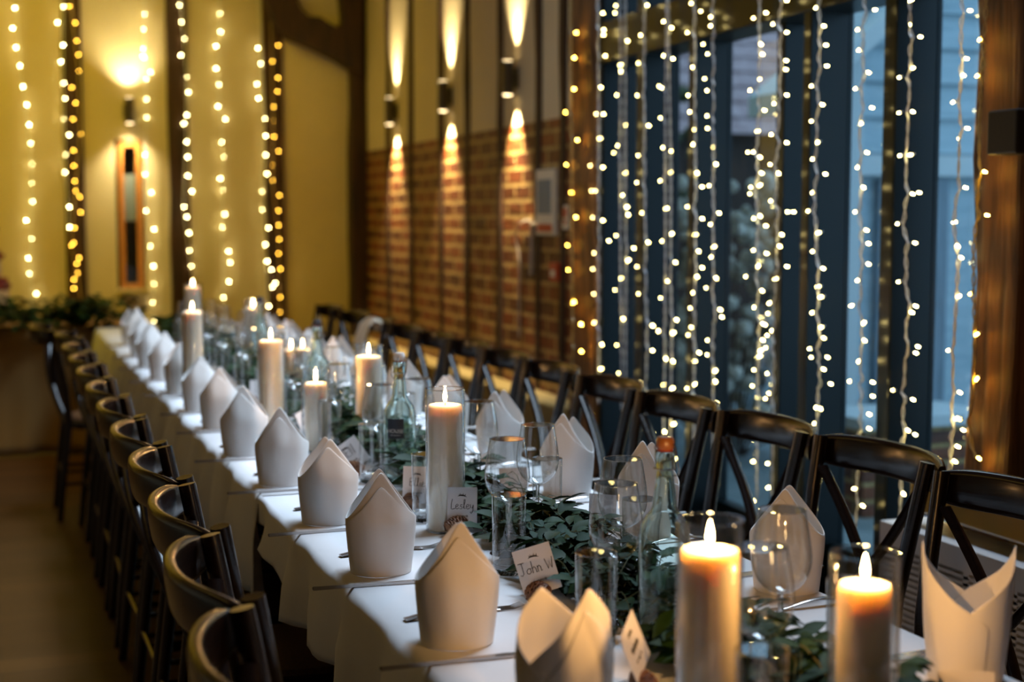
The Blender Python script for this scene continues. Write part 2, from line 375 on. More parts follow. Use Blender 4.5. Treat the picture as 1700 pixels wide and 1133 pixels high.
MB().box(XI, XI+.16, ya0, yb0, 0, .1).build('door_threshold', M['teal'], gl, smooth=False, bevel=.006)
MB().box(XI, XI+.16, ya0, yb0, 3.2, 3.3).build('door_top_rail', M['teal'], gl, smooth=False, bevel=.006)
MB().box(XI, XI+.16, yb0-.05, yb0+.01, 0, 3.3).build('door_jamb', M['teal'], gl, smooth=False, bevel=.006)
MB().box(XI+.05, XI+.16, ya0, ya0+.04, 0, 3.3).build('door_jamb', M['teal'], gl, smooth=False, bevel=.006)
ys = [ya0]+sorted([p for q in posts for p in q[:2]])+[yb0]
for i in range(0, len(ys), 2):
    a, b_ = ys[i], ys[i+1]
    MB().box(XG-.05, XG-.0, a, b_, .1, .32).build('door_bottom_rail', M['teal'], gl, smooth=False, bevel=.004)
    MB().box(XG-.012, XG-.006, a, b_, .32, HD0).build('door_pane', M['pane'], gl, smooth=False)
    MB().box(XG-.012, XG-.006, a, b_, HD1, 3.2).build('transom_pane', M['pane'], gl, smooth=False)

# ------------------------------------------------------------------ outside
struct('ground_paving', MB().box(XW+.3, 16, -3, 18, -.1, -.02), M['paving'], smooth=False)
ob = empty('weatherboard_outhouse', (4.6, 6.9, 0), 0, 'pale blue-grey weatherboard outhouse seen through the two nearest door panes', 'building')
b = MB()
for k in range(9):
    z = 1.75+k*.2; b.add([(0, -.03, z), (3.2, -.03, z), (3.2, 0, z+.2), (0, 0, z+.2), (0, 0, z), (3.2, 0, z)], [(0, 1, 2, 3), (0, 4, 5, 1)])
b.box(0, 3.2, 0, .1, 0, 3.6)
b.build('boarded_wall', M['board'], ob, smooth=False)
MB().box(-.05, 3.2, -.07, -.03, 1.62, 1.74).build('fascia', M['trim'], ob, smooth=False)
MB().box(.15, .62, -.06, -.02, 0, 1.6).build('door', M['greydoor'], ob, smooth=False)
MB().box(.95, 1.9, -.06, -.02, 0, 1.58).build('door', M['greydoor'], ob, smooth=False)
MB().box(-.1, 0, -.1, .1, 0, 2.6).build('corner_board', M['trim'], ob, smooth=False)
b = MB().add([(-.5, -.25, 1.95), (1.2, -.25, 3.3), (1.2, -.25, 3.42), (-.5, -.25, 2.07), (-.5, .3, 1.95), (1.2, .3, 3.3), (1.2, .3, 3.42), (-.5, .3, 2.07)],
             [(0, 1, 2, 3), (4, 7, 6, 5), (0, 4, 5, 1), (3, 2, 6, 7), (0, 3, 7, 4), (1, 5, 6, 2)])
b.build('barge_board', M['trim'], ob, smooth=False)
ob2 = empty('tiled_barn', (4.6, 11.5, 0), 0, 'barn with a pinkish tiled roof seen through the far door panes', 'building')
b = MB()
for k in range(14):
    z0 = 2.15+k*.16; y0 = k*.18
    b.add([(-1.5, y0-.03, z0), (9, y0-.03, z0), (9, y0+.18, z0+.16), (-1.5, y0+.18, z0+.16), (-1.5, y0+.03, z0), (9, y0+.03, z0)], [(0, 1, 2, 3), (0, 4, 5, 1)])
b.build('roof', M['tile'], ob2, smooth=False)
MB().box(-1.3, 9, .2, .4, 0, 2.25).build('wall', M['timber'], ob2, smooth=False)
b = MB().box(-.35, .35, -.2, .2, 0, .42)
tag(b.build('brick_planter', M['brick'], smooth=False), 'low red brick planter standing on the grey paving outside', 'planter').location = (4.15, 5.75, -.02)
pl = [o for o in col.objects if o.name == 'brick_planter'][0]
MB().box(-.38, .38, -.23, .23, .42, .47).build('coping', M['trim'], pl, smooth=False)
def bush(name, loc, r, n, m1, m2, label, seed):
    rr = random.Random(seed); root = empty(name, loc, 0, label, 'shrub')
    b = MB(); s = MB()
    for i in range(n):
        th = rr.uniform(0, 2*PI); q = rr.random()**.5*r; z = rr.uniform(.1, 1)*r*3.8
        p = Vector((q*math.cos(th), q*math.sin(th), z)); k = rr.uniform(.03, .065)
        Mx = Matrix.Translation(p) @ Matrix.Rotation(rr.uniform(0, PI), 4, Vector((rr.random(), rr.random(), rr.random())).normalized())
        b.lathe([(0, -k), (k*.7, -k*.6), (k, 0), (k*.7, k*.6), (0, k*.9)], 6, M=Mx)
        if i % 5 == 0: s.tube([(q*.2*math.cos(th), q*.2*math.sin(th), 0), p], .006, 4)
    b.build('flower_heads' if m1 is M['bush'] else 'foliage', m1, root); s.build('stems', m2, root); return root
bush('dried_hydrangea', (4.05, 7.25, 0), .42, 240, M['bush'], M['timber'], 'shrub with pale dried flower heads outside the middle door panes', 3)
bush('garden_shrub', (4.0, 8.6, 0), .6, 240, M['bushg'], M['timber'], 'dark green shrub outside beyond the dried flower heads', 5)

# ------------------------------------------------------------------ wall lights
def sconce(loc, label, group, out, energy, spot, blend, rot=0, down=3.2):
    root = empty('wall_light', loc, rot, label, 'wall light', group)   # +X points away from the wall
    MB().lathe([(0, -.085), (.026, -.085), (.031, -.078), (.031, .078), (.026, .085), (0, .085)], 20, cx=out).build('lamp_body', M['dsteel'], root)
    MB().box(0, out-.02, -.012, .012, -.014, .014).box(0, .012, -.035, .035, -.05, .05).build('wall_bracket', M['dsteel'], root, smooth=False, bevel=.002)
    for s in (-1, 1):
        MB().lathe([(0, s*.0865), (.024, s*.0865)], 16, cx=out).build('lens', emit('lamp_lens', (1, .72, .36), 14), root)
        l = bpy.data.lights.new('wall_spot', 'SPOT'); l.energy = energy*(1.1 if s > 0 else down); l.color = (1, .78, .42); l.spot_size = spot; l.spot_blend = blend
        l.shadow_soft_size = .012
        o = bpy.data.objects.new('wall_spot', l); col.objects.link(o); o.parent = root; o.location = (out, 0, s*.092)
        o.rotation_euler = (PI, math.radians(0), 0) if s > 0 else (0, 0, 0)
    return root
for i, (px, py, lab) in enumerate(((658, 185, 'steel up-and-down wall light farthest along the beamed brick wall'), (748, 160, 'steel up-and-down wall light between its two neighbours above the bricks'), (857, 130, 'steel up-and-down wall light nearest the white notice above the bricks'))):
    p = onx(px, py, XW); sconce((XW, p.y, p.z), lab, 'wall lights above the brick wall', .047, 70, math.radians(70), 1, PI)
p = ony(213, 185, YF); sconce((p.x, YF, p.z), 'up-and-down wall light above the slit window in the far wall', None, .09, 30, math.radians(108), 1, -PI/2, 1.1)

# notice, signs, conduit
def on_wall(name, px0, py0, px1, py1, m, label, cat, depth=.012, parts=()):
    a = onx(px0, py0, XW); b_ = onx(px1, py1, XW); y0, y1 = sorted((a.y, b_.y)); z0, z1 = sorted((a.z, b_.z))
    root = tag(MB().box(-depth, 0, y0-y1, 0, z0-z1, 0).build(name, m, smooth=False, bevel=.002), label, cat)
    root.location = (XW, y1, z1); W_, H_ = y1-y0, z1-z0
    for pn, u0, u1, v0, v1, pm_ in parts:
        MB().box(-depth-.003, -depth, -W_*u1, -W_*u0, -H_*v1, -H_*v0).build(pn, pm_, root, smooth=False)
    return root
on_wall('notice', 896, 283, 926, 391, M['paper'], 'tall white framed notice with blue picture and red band on brick wall', 'notice', .02,
        (('blue_picture', .1, .85, .15, .68, M['blue']), ('red_band', .1, .9, .83, .95, M['red'])))
on_wall('small_sign', 936, 341, 948, 381, M['paper'], 'small cream sign with red lettering beside the timber post', 'sign', .01, (('red_panel', .2, .7, .12, .5, M['red']), ('red_line', .3, .6, .6, .8, M['red'])))
on_wall('call_point', 921, 436, 934, 468, M['red'], 'small red fire alarm call point low on the brick wall', 'alarm', .03, (('white_window', .25, .75, .4, .75, M['paper']),))
def tube_on_wall(name, pix, r, m, label, X=XW-.012):
    pts = [onx(*q, X) for q in pix]; o0 = pts[0].copy()
    t = tag(MB().tube([p-o0 for p in pts], r, 6).build(name, m), label, 'cable'); t.location = o0
tube_on_wall('power_cable', [(884, 368), (872, 366), (863, 372), (858, 385), (857, 398), (861, 420), (863, 440), (862, 480), (862, 560)], .006, M['conduit'], 'pale cable curving down the brick wall left of the notice')
tube_on_wall('white_conduit', [(892, 371), (884, 374), (883, 385), (883, 420), (882, 456)], .011, M['conduit'], 'short white conduit dropping below the tall white notice')

# heater and sill by the near post
ht = empty('heater', (2.26, 3.22, .08), 0, 'grey slatted heater casing on the floor behind the right chairs', 'heater')
L_ = 1.6
b = MB().box(0, .15, -L_, 0, 0, .04).box(0, .15, -L_, 0, .42, .48).box(.02, .15, -L_, 0, .04, .42)
n = 9
for k in range(n+1): b.box(-.0, .02, -L_*k/n-.02, -L_*k/n+.002 if k else 0, .04, .42)
for k in range(22): z = .05+k*.0168; b.box(.0, .016, -L_, 0, z, z+.0085)
b.build('casing', M['heater'], ht, smooth=False)
MB().box(.017, .0205, -L_+.01, -.01, .045, .415).build('slot_backing', M['black'], ht, smooth=False)
struct('trim_sill', MB().box(2.3, 2.53, 1.0, 3.15, .6, .68).box(2.42, 2.53, 1.0, 3.15, 0, .6), M['goldlit'], smooth=False, bevel=.008)
p = onx(1682, 220, 2.40)
tag(MB().box(-.08, .02, -.06, .05, -.055, .055).build('wall_speaker', M['black'], smooth=False, bevel=.006), 'small black box fixed high on the near timber post', 'box').location = (2.44, p.y, p.z)

# ------------------------------------------------------------------ fairy lights
def led_mesh(mt, wm, r=.0034, name='bulb'):
    b = MB(); b.lathe([(0, .021), (r*.75, .0195), (r, .016), (r*.95, .008)], 7, 0); b.lathe([(r*.95, .008), (.0026, .004), (.002, 0)], 6, 1)
    o = b.build(name, [mt, wm]); col.objects.unlink(o); return o
LED = {'W': led_mesh(M['ledW'], M['wire']), 'C': led_mesh(M['ledC'], M['wire'], .0033), 'A': led_mesh(M['ledA'], M['wireA']), 'F': led_mesh(M['ledF'], M['wireA'])}
def fairy(label, group, plane, path, bulbs, kind, cat='fairy lights', seed=0, strands=1, wr=.0023, extra=None, nap=.012):
    """plane: function(px,py)->world; path: list of px points of the wire; bulbs: px points"""
    rr = random.Random(seed)
    P3 = [plane(*q) for q in path]
    if extra: P3 += extra
    top = P3[0].copy(); root = empty('fairy_light_string', top, 0, label, cat, group)
    def at(z):
        for a, b_ in zip(P3, P3[1:]):
            if b_.z <= z <= a.z or b_ is P3[-1]:
                t = (a.z-z)/max(1e-6, a.z-b_.z); t = max(0, min(1, t)); return a.lerp(b_, t)
        return P3[0].copy()
    B = [plane(*q) for q in bulbs]
    if extra:
        z = min(p.z for p in B)-.05
        while z > extra[-1].z:
            q = at(z); B.append(q+Vector((rr.uniform(-.01, .01), rr.choice((-1, 1))*rr.uniform(.012, .03), 0))); z -= rr.uniform(.04, .09)
    B.sort(key=lambda p: -p.z)
    wm = M['wireA'] if kind in 'AF' else M['wire']
    b = MB(); zs = top.z; ze = P3[-1].z; n = int((zs-ze)/.012)
    for s in range(2):
        pts = []
        for i in range(n+1):
            z = zs+(ze-zs)*i/n; q = at(z)-top
            # the wire is pulled towards each bulb's knot
            k = 0
            for bb in B:
                d = abs(bb.z-z)
                if d < .02: k += (bb.y-(q.y+top.y))*.3*(1-d/.02)
            ph = i*.9+s*PI; am = .003+.001*math.sin(i*.13)
            pts.append(q+Vector((am*math.cos(ph), am*math.sin(ph)+max(-.012, min(.012, k))+.004*math.sin(i*.05+seed), 0)))
        b.tube(pts, wr, 4, caps=False)
    b.build('wire', wm, root)
    led = LED[kind]
    for p in B:
        q = at(p.z+.008); d = p-q
        if d.length < .016: d = Vector((rr.uniform(-1, -.3), rr.uniform(-1, 1), rr.uniform(-.6, -.1))); base = p-d.normalized()*.018
        else:
            base = p-d.normalized()*.018
        o = led.copy(); col.objects.link(o); o.parent = root
        o.location = base-top; o.rotation_euler = d.to_track_quat('Z', 'Y').to_euler()
    return root
def plx(X): return lambda px, py: onx(px, py, X)
def ply(Y): return lambda px, py: ony(px, py, Y)
def c3(L): return [(900+x/2.024, y/2.024) for x, y in L]
def c9(L): return [(900+x/4.25, 500+y/4.25) for x, y in L]
def c13(L): return [(1300+x/4.25, 500+y/4.25) for x, y in L]
DS = []
DS.append((97, 400, 'A', 'against the timber post beside the bricks', [(97, 0), (98, 560), (103, 1130)], c3([(116, 110), (110, 195), (78, 378), (109, 300), (120, 471), (81, 554), (96, 648), (115, 731), (85, 825), (87, 908), (103, 1018), (132, 1090)])+c9([(278, 168), (280, 357), (350, 806)])))
DS.append((187, 0, 'C', 'first hanging string right of the post with amber glow', [(187, 0), (190, 560), (192, 1130)], c3([(206, 44), (209, 100), (208, 117), (214, 188), (199, 294), (181, 384), (208, 384), (190, 466), (161, 557), (206, 563), (165, 642), (179, 642), (169, 731), (206, 742), (226, 810), (174, 851), (170, 905), (173, 988), (176, 1084)])+c9([(365, 155), (425, 310), (410, 480)])))
DS.append((262, 0, 'C', 'second hanging string right of the amber post, first of two close strings', [(262, 0), (262, 500), (268, 1130)], c3([(247, 20), (244, 44), (260, 220), (250, 320), (253, 490), (240, 514), (248, 792), (263, 938), (244, 975)])+c9([(577, 130), (525, 312), (538, 510), (540, 1093)])))
DS.append((280, 0, 'C', 'string close beside another over the farthest dark door panel', [(278, 0), (280, 500), (283, 900), (280, 1130)], c3([(289, 138), (264, 240), (279, 422), (279, 582), (270, 657), (283, 697), (291, 723), (310, 835), (287, 877), (275, 1073)])+c9([(615, 1085)])))
DS.append((342, 0, 'C', 'string hanging over the farthest narrow door pane', [(342, 0), (346, 560), (350, 1130)], c3([(355, 18), (330, 119), (322, 213), (319, 321), (360, 423), (322, 523), (317, 614), (334, 716), (358, 816), (318, 897), (323, 988), (374, 1095)])+c9([(783, 178), (783, 352), (690, 577), (785, 942), (795, 972)])))
DS.append((415, 0, 'C', 'left string of the pair over the second dark door panel', [(420, 0), (415, 560), (412, 1130)], c3([(407, 73), (407, 188), (392, 290), (401, 296), (397, 397), (405, 497), (396, 608), (414, 702), (402, 811), (397, 1002), (390, 1111)])+c9([(820, 217), (877, 413), (852, 593)])))
DS.append((430, 0, 'C', 'right string of the pair over the second dark door panel', [(424, 0), (432, 560), (430, 900), (436, 1130)], c3([(437, 94), (442, 198), (434, 508), (431, 581), (432, 788), (450, 883), (421, 946), (454, 1076), (438, 1121)])+c9([(953, 137), (921, 230), (927, 430), (912, 620)])))
DS.append((513, 0, 'C', 'yellowish string hanging just left of the two wide middle panes', [(515, 0), (513, 560), (514, 1130)], c3([(500, 12), (487, 110), (505, 227), (490, 321), (495, 377), (511, 437), (506, 487), (523, 583), (540, 629), (487, 695), (540, 736), (511, 790), (528, 846), (540, 901), (523, 932), (506, 985), (500, 1100)])+c9([(1043, 50), (1055, 187), (1028, 240), (1113, 368), (1068, 430), (1068, 593), (1020, 618), (1100, 1005)])))
DS.append((575, 0, 'C', 'string over the black panel left of the middle panes', [(578, 0), (574, 560), (578, 1130)], c3([(532, 38), (565, 58), (565, 88), (540, 149), (555, 182), (545, 265), (553, 305), (553, 390), (555, 432), (575, 497), (587, 553), (560, 625), (597, 717), (565, 755), (574, 832), (567, 865), (587, 937), (550, 968), (600, 1042), (606, 1067)])+c9([(1263, 65), (1273, 115), (1165, 277), (1162, 380), (1217, 498), (1227, 573), (1237, 725)])))
DS.append((727, 0, 'C', 'string over the left of the two wide middle panes', [(730, 0), (722, 560), (728, 1130)], c3([(755, 43), (709, 62), (738, 150), (743, 183), (728, 268), (697, 304), (750, 371), (720, 442), (708, 512), (690, 512), (735, 530), (740, 583), (697, 652), (700, 630), (728, 625), (710, 735), (735, 728), (755, 760), (709, 842), (757, 853), (725, 897), (683, 930), (742, 979), (711, 1034), (745, 1090)])+c9([(1493, 45), (1577, 170), (1563, 280), (1535, 355), (1527, 393), (1492, 487), (1480, 600), (1527, 803)])))
DS.append((798, 0, 'C', 'string over the right of the two wide middle panes', [(798, 0), (797, 400), (788, 560), (790, 800), (780, 1130)], c3([(825, 2), (774, 82), (825, 109), (823, 204), (822, 234), (825, 320), (778, 349), (769, 453), (825, 480), (765, 553), (797, 585), (767, 676), (828, 713), (848, 713), (808, 790), (801, 830), (826, 897), (780, 939), (765, 1018), (758, 1054), (770, 1112)])+c9([(1597, 18), (1590, 90), (1585, 243), (1575, 330), (1585, 513), (1597, 652), (1573, 690), (1645, 880)])))
DS.append((925, 0, 'C', 'thick string over the wide dark post between middle and right panes', [(933, 0), (928, 400), (918, 650), (925, 900), (928, 1130)], c3([(918, 28), (950, 88), (957, 152), (960, 222), (903, 290), (945, 353), (903, 408), (921, 481), (907, 536), (955, 586), (907, 649), (892, 710), (925, 784), (907, 846), (947, 904), (922, 964), (933, 1000), (907, 1051)])+c13([(200, 85), (263, 188), (293, 265), (183, 338), (320, 400), (195, 398), (293, 485), (343, 588), (230, 757), (270, 765)])))
DS.append((1075, 0, 'C', 'string over the bluish pane right of the thick string', [(1085, 0), (1080, 300), (1068, 450), (1072, 600), (1068, 750), (1070, 1130)], c3([(1122, 33), (1058, 101), (1062, 170), (1100, 245), (1051, 299), (1112, 363), (1067, 419), (1095, 514), (1058, 564), (1083, 632), (1050, 713), (1093, 775), (1100, 820), (1100, 889), (1058, 944), (1040, 1027), (1075, 1088)])+c13([(475, 35), (563, 162), (582, 283), (530, 432), (465, 567), (640, 577), (640, 675), (615, 803), (615, 905)])))
DS.append((1230, 0, 'C', 'string over the dark panel between the two rightmost panes', [(1240, 0), (1238, 250), (1225, 500), (1215, 750), (1225, 1000), (1220, 1130)], c3([(1235, 4), (1275, 124), (1244, 230), (1235, 85), (1198, 261), (1249, 377), (1197, 380), (1200, 524), (1232, 522), (1271, 648), (1249, 653), (1192, 753), (1257, 818), (1195, 948), (1259, 1030), (1245, 1052)])+c13([(945, 40), (918, 85), (960, 325), (945, 370), (770, 630), (925, 700), (888, 918), (940, 947)])))
DS.append((1400, 0, 'C', 'thin string over the rightmost bluish pane', [(1412, 0), (1405, 250), (1400, 450), (1395, 600), (1380, 750), (1395, 900), (1385, 1130)], c3([(1442, 36), (1430, 198), (1420, 255), (1378, 345), (1433, 432), (1400, 468), (1427, 632), (1380, 748), (1400, 830), (1412, 868), (1398, 998)])+c13([(1160, 350), (1255, 650), (1215, 835), (1280, 915)])))
for i, (_, _, kd, lab, path, bl) in enumerate(DS):
    X = 2.385 if kd == 'A' else 2.41
    p = [(900+x/2.024, y/2.024) for x, y in path]
    p[0] = (p[0][0], -40)
    e = onx(*p[-1], X); ex = [Vector((X, e.y, .42 if i > 4 else .6))]
    lb = 'amber string '+lab if kd == 'A' else 'fairy lights, '+lab
    fairy(lb[:200], 'fairy light strings hanging by the glazed doors', plx(X), p, bl, kd, seed=i+1, extra=ex)
X = 2.375
fairy('golden fairy light string trailing down the near timber post at right', 'fairy light strings on timber posts', plx(X),
      [(1638, -30), (1637, 0), (1629, 123), (1624, 212), (1624, 286), (1621, 346), (1616, 415), (1619, 544), (1618, 600), (1617, 650), (1612, 690), (1614, 740), (1620, 760)],
      [(1625, 67), (1621, 127), (1637, 286), (1641, 358), (1610, 489), (1619, 557), (1620, 632), (1592, 697), (1627, 763)], 'A', seed=60)
def c1(L): return [(x/2.024, y/2.024) for x, y in L]
FS = [
 ('W', 'pale string hanging on the plaster at the far left edge', [(48, 27), (40, 95), (52, 160), (66, 222), (76, 293), (92, 353), (100, 420), (102, 482), (106, 553), (105, 617), (107, 679), (86, 741), (105, 803), (93, 869), (98, 920), (124, 988), (105, 1053)], .03),
 ('W', 'string just left of the leftmost dark post', [(212, 22), (191, 76), (210, 153), (203, 208), (212, 280), (217, 331), (213, 401), (235, 454), (218, 522), (217, 580), (235, 697), (232, 765)], .05),
 ('F', 'amber string on the leftmost dark post', [(231, 22), (255, 78), (260, 138), (262, 185), (263, 240), (239, 294), (252, 347), (243, 401), (269, 453), (245, 506), (246, 558), (249, 610), (253, 643), (270, 662), (273, 714), (249, 767), (238, 826), (246, 818), (268, 867), (257, 887), (260, 920), (246, 940), (246, 970), (243, 1015), (274, 1022), (271, 1055)], .05),
 ('W', 'string passing right of the slit window', [(484, 48), (482, 99), (480, 164), (478, 190), (486, 197), (508, 243), (489, 266), (490, 335), (490, 396), (486, 520), (486, 586), (511, 648), (490, 710), (520, 771), (504, 828), (514, 896), (516, 956), (512, 1017), (514, 1080)], .03),
 ('W', 'string down the right edge of the dark post beside the slit window', [(602, 18), (608, 74), (619, 131), (606, 186), (627, 260), (631, 310), (626, 388), (616, 416), (626, 478), (629, 529), (633, 592), (647, 644), (616, 697), (630, 730), (637, 784), (635, 843), (640, 895)], .05),
 ('W', 'string on bare plaster between the middle and right dark posts', [(737, 47), (743, 108), (723, 156), (724, 231), (734, 285), (731, 359), (759, 401), (744, 478), (751, 529), (738, 601), (747, 641), (757, 721), (744, 765), (770, 845), (775, 883), (771, 947), (750, 1001)], .03),
 ('W', 'string down the left edge of the rightmost dark post', [(865, 162), (875, 215), (861, 283), (867, 331), (889, 401), (895, 458), (895, 522), (899, 585), (879, 645), (881, 706), (904, 766), (890, 823), (896, 880), (914, 907), (927, 952), (917, 966), (901, 1031)], .05),
 ('F', 'amber string down the middle of the rightmost dark post', [(908, 2), (917, 48), (936, 101), (937, 153), (914, 207), (936, 262), (934, 308), (917, 360), (917, 409), (919, 460), (938, 509), (915, 557), (915, 608), (941, 657), (938, 709), (938, 758), (937, 806), (935, 853), (941, 906), (940, 1000), (940, 1050)], .05)]
for i, (kd, lab, bl, off) in enumerate(FS):
    xs = [x for x, y in bl]; q = c1(bl); path = []
    for k in range(0, len(q), 4): path.append(q[k])
    path = [(path[0][0], -30)]+path[1:]+[(q[-1][0], q[-1][1]+6)]
    fairy('fairy lights, '+lab, 'fairy light strings on the far wall', ply(YF-off-.02), path, q, kd, seed=100+i)

# ------------------------------------------------------------------ chairs
def make_chair():      # faces +X, origin on the floor under the seat
    root = empty('cross_back_chair', (0, 0, 0))
    rad = .0165
    for s in (-1, 1):
        pts = [(-.255, s*.185, 0), (-.235, s*.18, .2), (-.205, s*.176, .44), (-.215, s*.185, .6), (-.245, s*.198, .76), (-.268, s*.207, .882)]
        b = MB().tube(pts, [.013, .0155, rad, rad, rad, .0165], 12)
        lg = b.build('leg', M['chair'], root)
        tp = Vector(pts[-1]); 
        MB().lathe([(0, .0), (.0045, .0), (.005, .002), (.003, .0045), (0, .005)], 10, M=Matrix.Translation((-.250, s*.203, .845)) @ Matrix.Rotation(PI/2, 4, 'Y')).build('screw', M['screw'], lg)
        MB().tube([(.19, s*.195, 0), (.185, s*.185, .43)], [.012, .017], 12).build('leg', M['chair'], root)
    # curved top rail fixed behind the posts
    b = MB(); n = 20; ring = 12
    vs = []; fs = []
    for i in range(n+1):
        t = -1+2*i/n; y = t*.232; x = -.284-.062*(1-abs(t)**2.2); hh = .040*(1-.25*abs(t)**8); zz = .848
        for k in range(ring):
            a = 2*PI*k/ring; ca, sa = math.cos(a), math.sin(a)
            ex = math.copysign(abs(ca)**.6, ca)*.0115; ez = math.copysign(abs(sa)**.6, sa)*hh
            vs.append((x+ex-ez*.12, y, zz+ez))
    for i in range(n):
        for k in range(ring): k2 = (k+1) % ring; fs.append((i*ring+k, i*ring+k2, (i+1)*ring+k2, (i+1)*ring+k))
    fs += [tuple(reversed(range(ring))), tuple(range(n*ring, n*ring+ring))]
    b.add(vs, fs); b.build('top_rail', M['chair'], root, angle=60)
    for s in (-1, 1):   # the crossed straps
        pts = []
        for i in range(13):
            t = i/12; y = s*(.178*(1-t)+(-.150)*t); z = .815-.365*t; x = -.262+.055*t-.03*math.sin(PI*t)-.006*s
            pts.append((x, y, z))
        MB().tube(pts, .016, 8, flat=(1, .38)).build('cross_strap', M['chair'], root)
    MB().tube([(-.207, -.175, .455), (-.215, 0, .455), (-.207, .175, .455)], .014, 8).build('back_rail', M['chair'], root)
    def sq(r, z, k=.035):
        out = []
        for i in range(32):
            a = 2*PI*i/32; c, d = math.cos(a), math.sin(a); m_ = (abs(c)**3.2+abs(d)**3.2)**(-1/3.2)
            out.append((c*m_*r, d*m_*(r-.0)*(1-.06*(c < 0)*abs(c)), z))
        return out
    def stack(levels):
        vs = []; fs = []
        for r, z in levels: vs += sq(r, z)
        for i in range(len(levels)-1):
            for k in range(32): k2 = (k+1) % 32; fs.append((i*32+k, i*32+k2, i*32+32+k2, i*32+32+k))
        fs += [tuple(reversed(range(32))), tuple(range((len(levels)-1)*32, len(levels)*32))]; return vs, fs
    b = MB(); b.add(*stack([(.196, .415), (.205, .42), (.205, .445), (.198, .45)])); b.build('seat_frame', M['chair'], root)
    b = MB(); b.add(*stack([(.185, .448), (.190, .458), (.180, .468), (.12, .474), (.03, .475)])); b.build('seat', M['seat'], root)
    for z, x0, x1 in ((.17, -.235, .19), (.26, -.23, .188)):
        for s in (-1, 1): MB().tube([(x0, s*.182, z), (x1, s*.19, z)], .008, 8).build('stretcher', M['chair'], root)
    MB().tube([(.19, -.19, .22), (.19, .19, .22)], .008, 8).build('stretcher', M['chair'], root)
    MB().tube([(-.235, -.18, .22), (-.235, .18, .22)], .008, 8).build('stretcher', M['chair'], root)
    return root
chair = make_chair(); used = False
def place_chair(x, y, rz, label, group):
    global used
    o = chair if not used else copy_tree(chair); used = True
    o.location = (x, y, 0); o.rotation_euler = (0, 0, rz); o.scale = (1, .945, 1)
    tag(o, label, 'chair', group); return o
ORD = ['nearest', 'second', 'third', 'fourth', 'fifth', 'sixth', 'seventh', 'eighth', 'ninth', 'tenth', 'eleventh', 'twelfth', 'thirteenth']
leftc = [1.66, 2.10, 2.55, 3.01, 3.47, 3.93, 4.38, 4.86, 5.32, 5.80, 6.45, 6.92]
for i, y in enumerate(leftc):
    x = .615+(-.09 if i == 11 else 0)+R.uniform(-.008, .012)+(-.055, -.042, -.01)[i] if i < 3 else .615+(-.09 if i == 11 else 0); y -= .06
    place_chair(x, y, R.uniform(-.03, .03), 'dark cross-back chair, %s from the camera along the left side of the table' % ORD[i], 'chairs along the left side of the table')
rightc = [2.10, 2.59, 3.05, 3.49, 3.95, 4.46, 4.91, 5.37, 5.82, 6.27, 6.75, 7.28, 7.88]
for i, y in enumerate(rightc):
    x = 1.505+R.uniform(-.01, .02)
    place_chair(x, y, PI+R.uniform(-.03, .03), 'dark cross-back chair, %s from the camera along the right side of the table' % ORD[i], 'chairs along the right side of the table')
# cream sash over one far chair
SP_ = [onx(px, py, 1.70+dx) for px, py, dx in ((628, 552, .07), (627, 536, .05), (617, 531, .02), (606, 541, 0), (599, 560, -.01), (594, 582, -.01), (590, 612, 0))]
def sash(u, v):
    q = v*(len(SP_)-1); i = min(len(SP_)-2, int(q)); c = SP_[i].lerp(SP_[i+1], q-i); w_ = .05+.05*v
    return (c.x+.012*math.sin(u*PI*2), c.y+(u-.5)*w_*2, c.z+.012*math.sin(u*PI))
MBs = MB(); MBs.grid(sash, 10, 30); tag(MBs.build('chair_sash', M['cream'], solid=.004), 'cream cloth draped over the back of a far right chair', 'cloth')

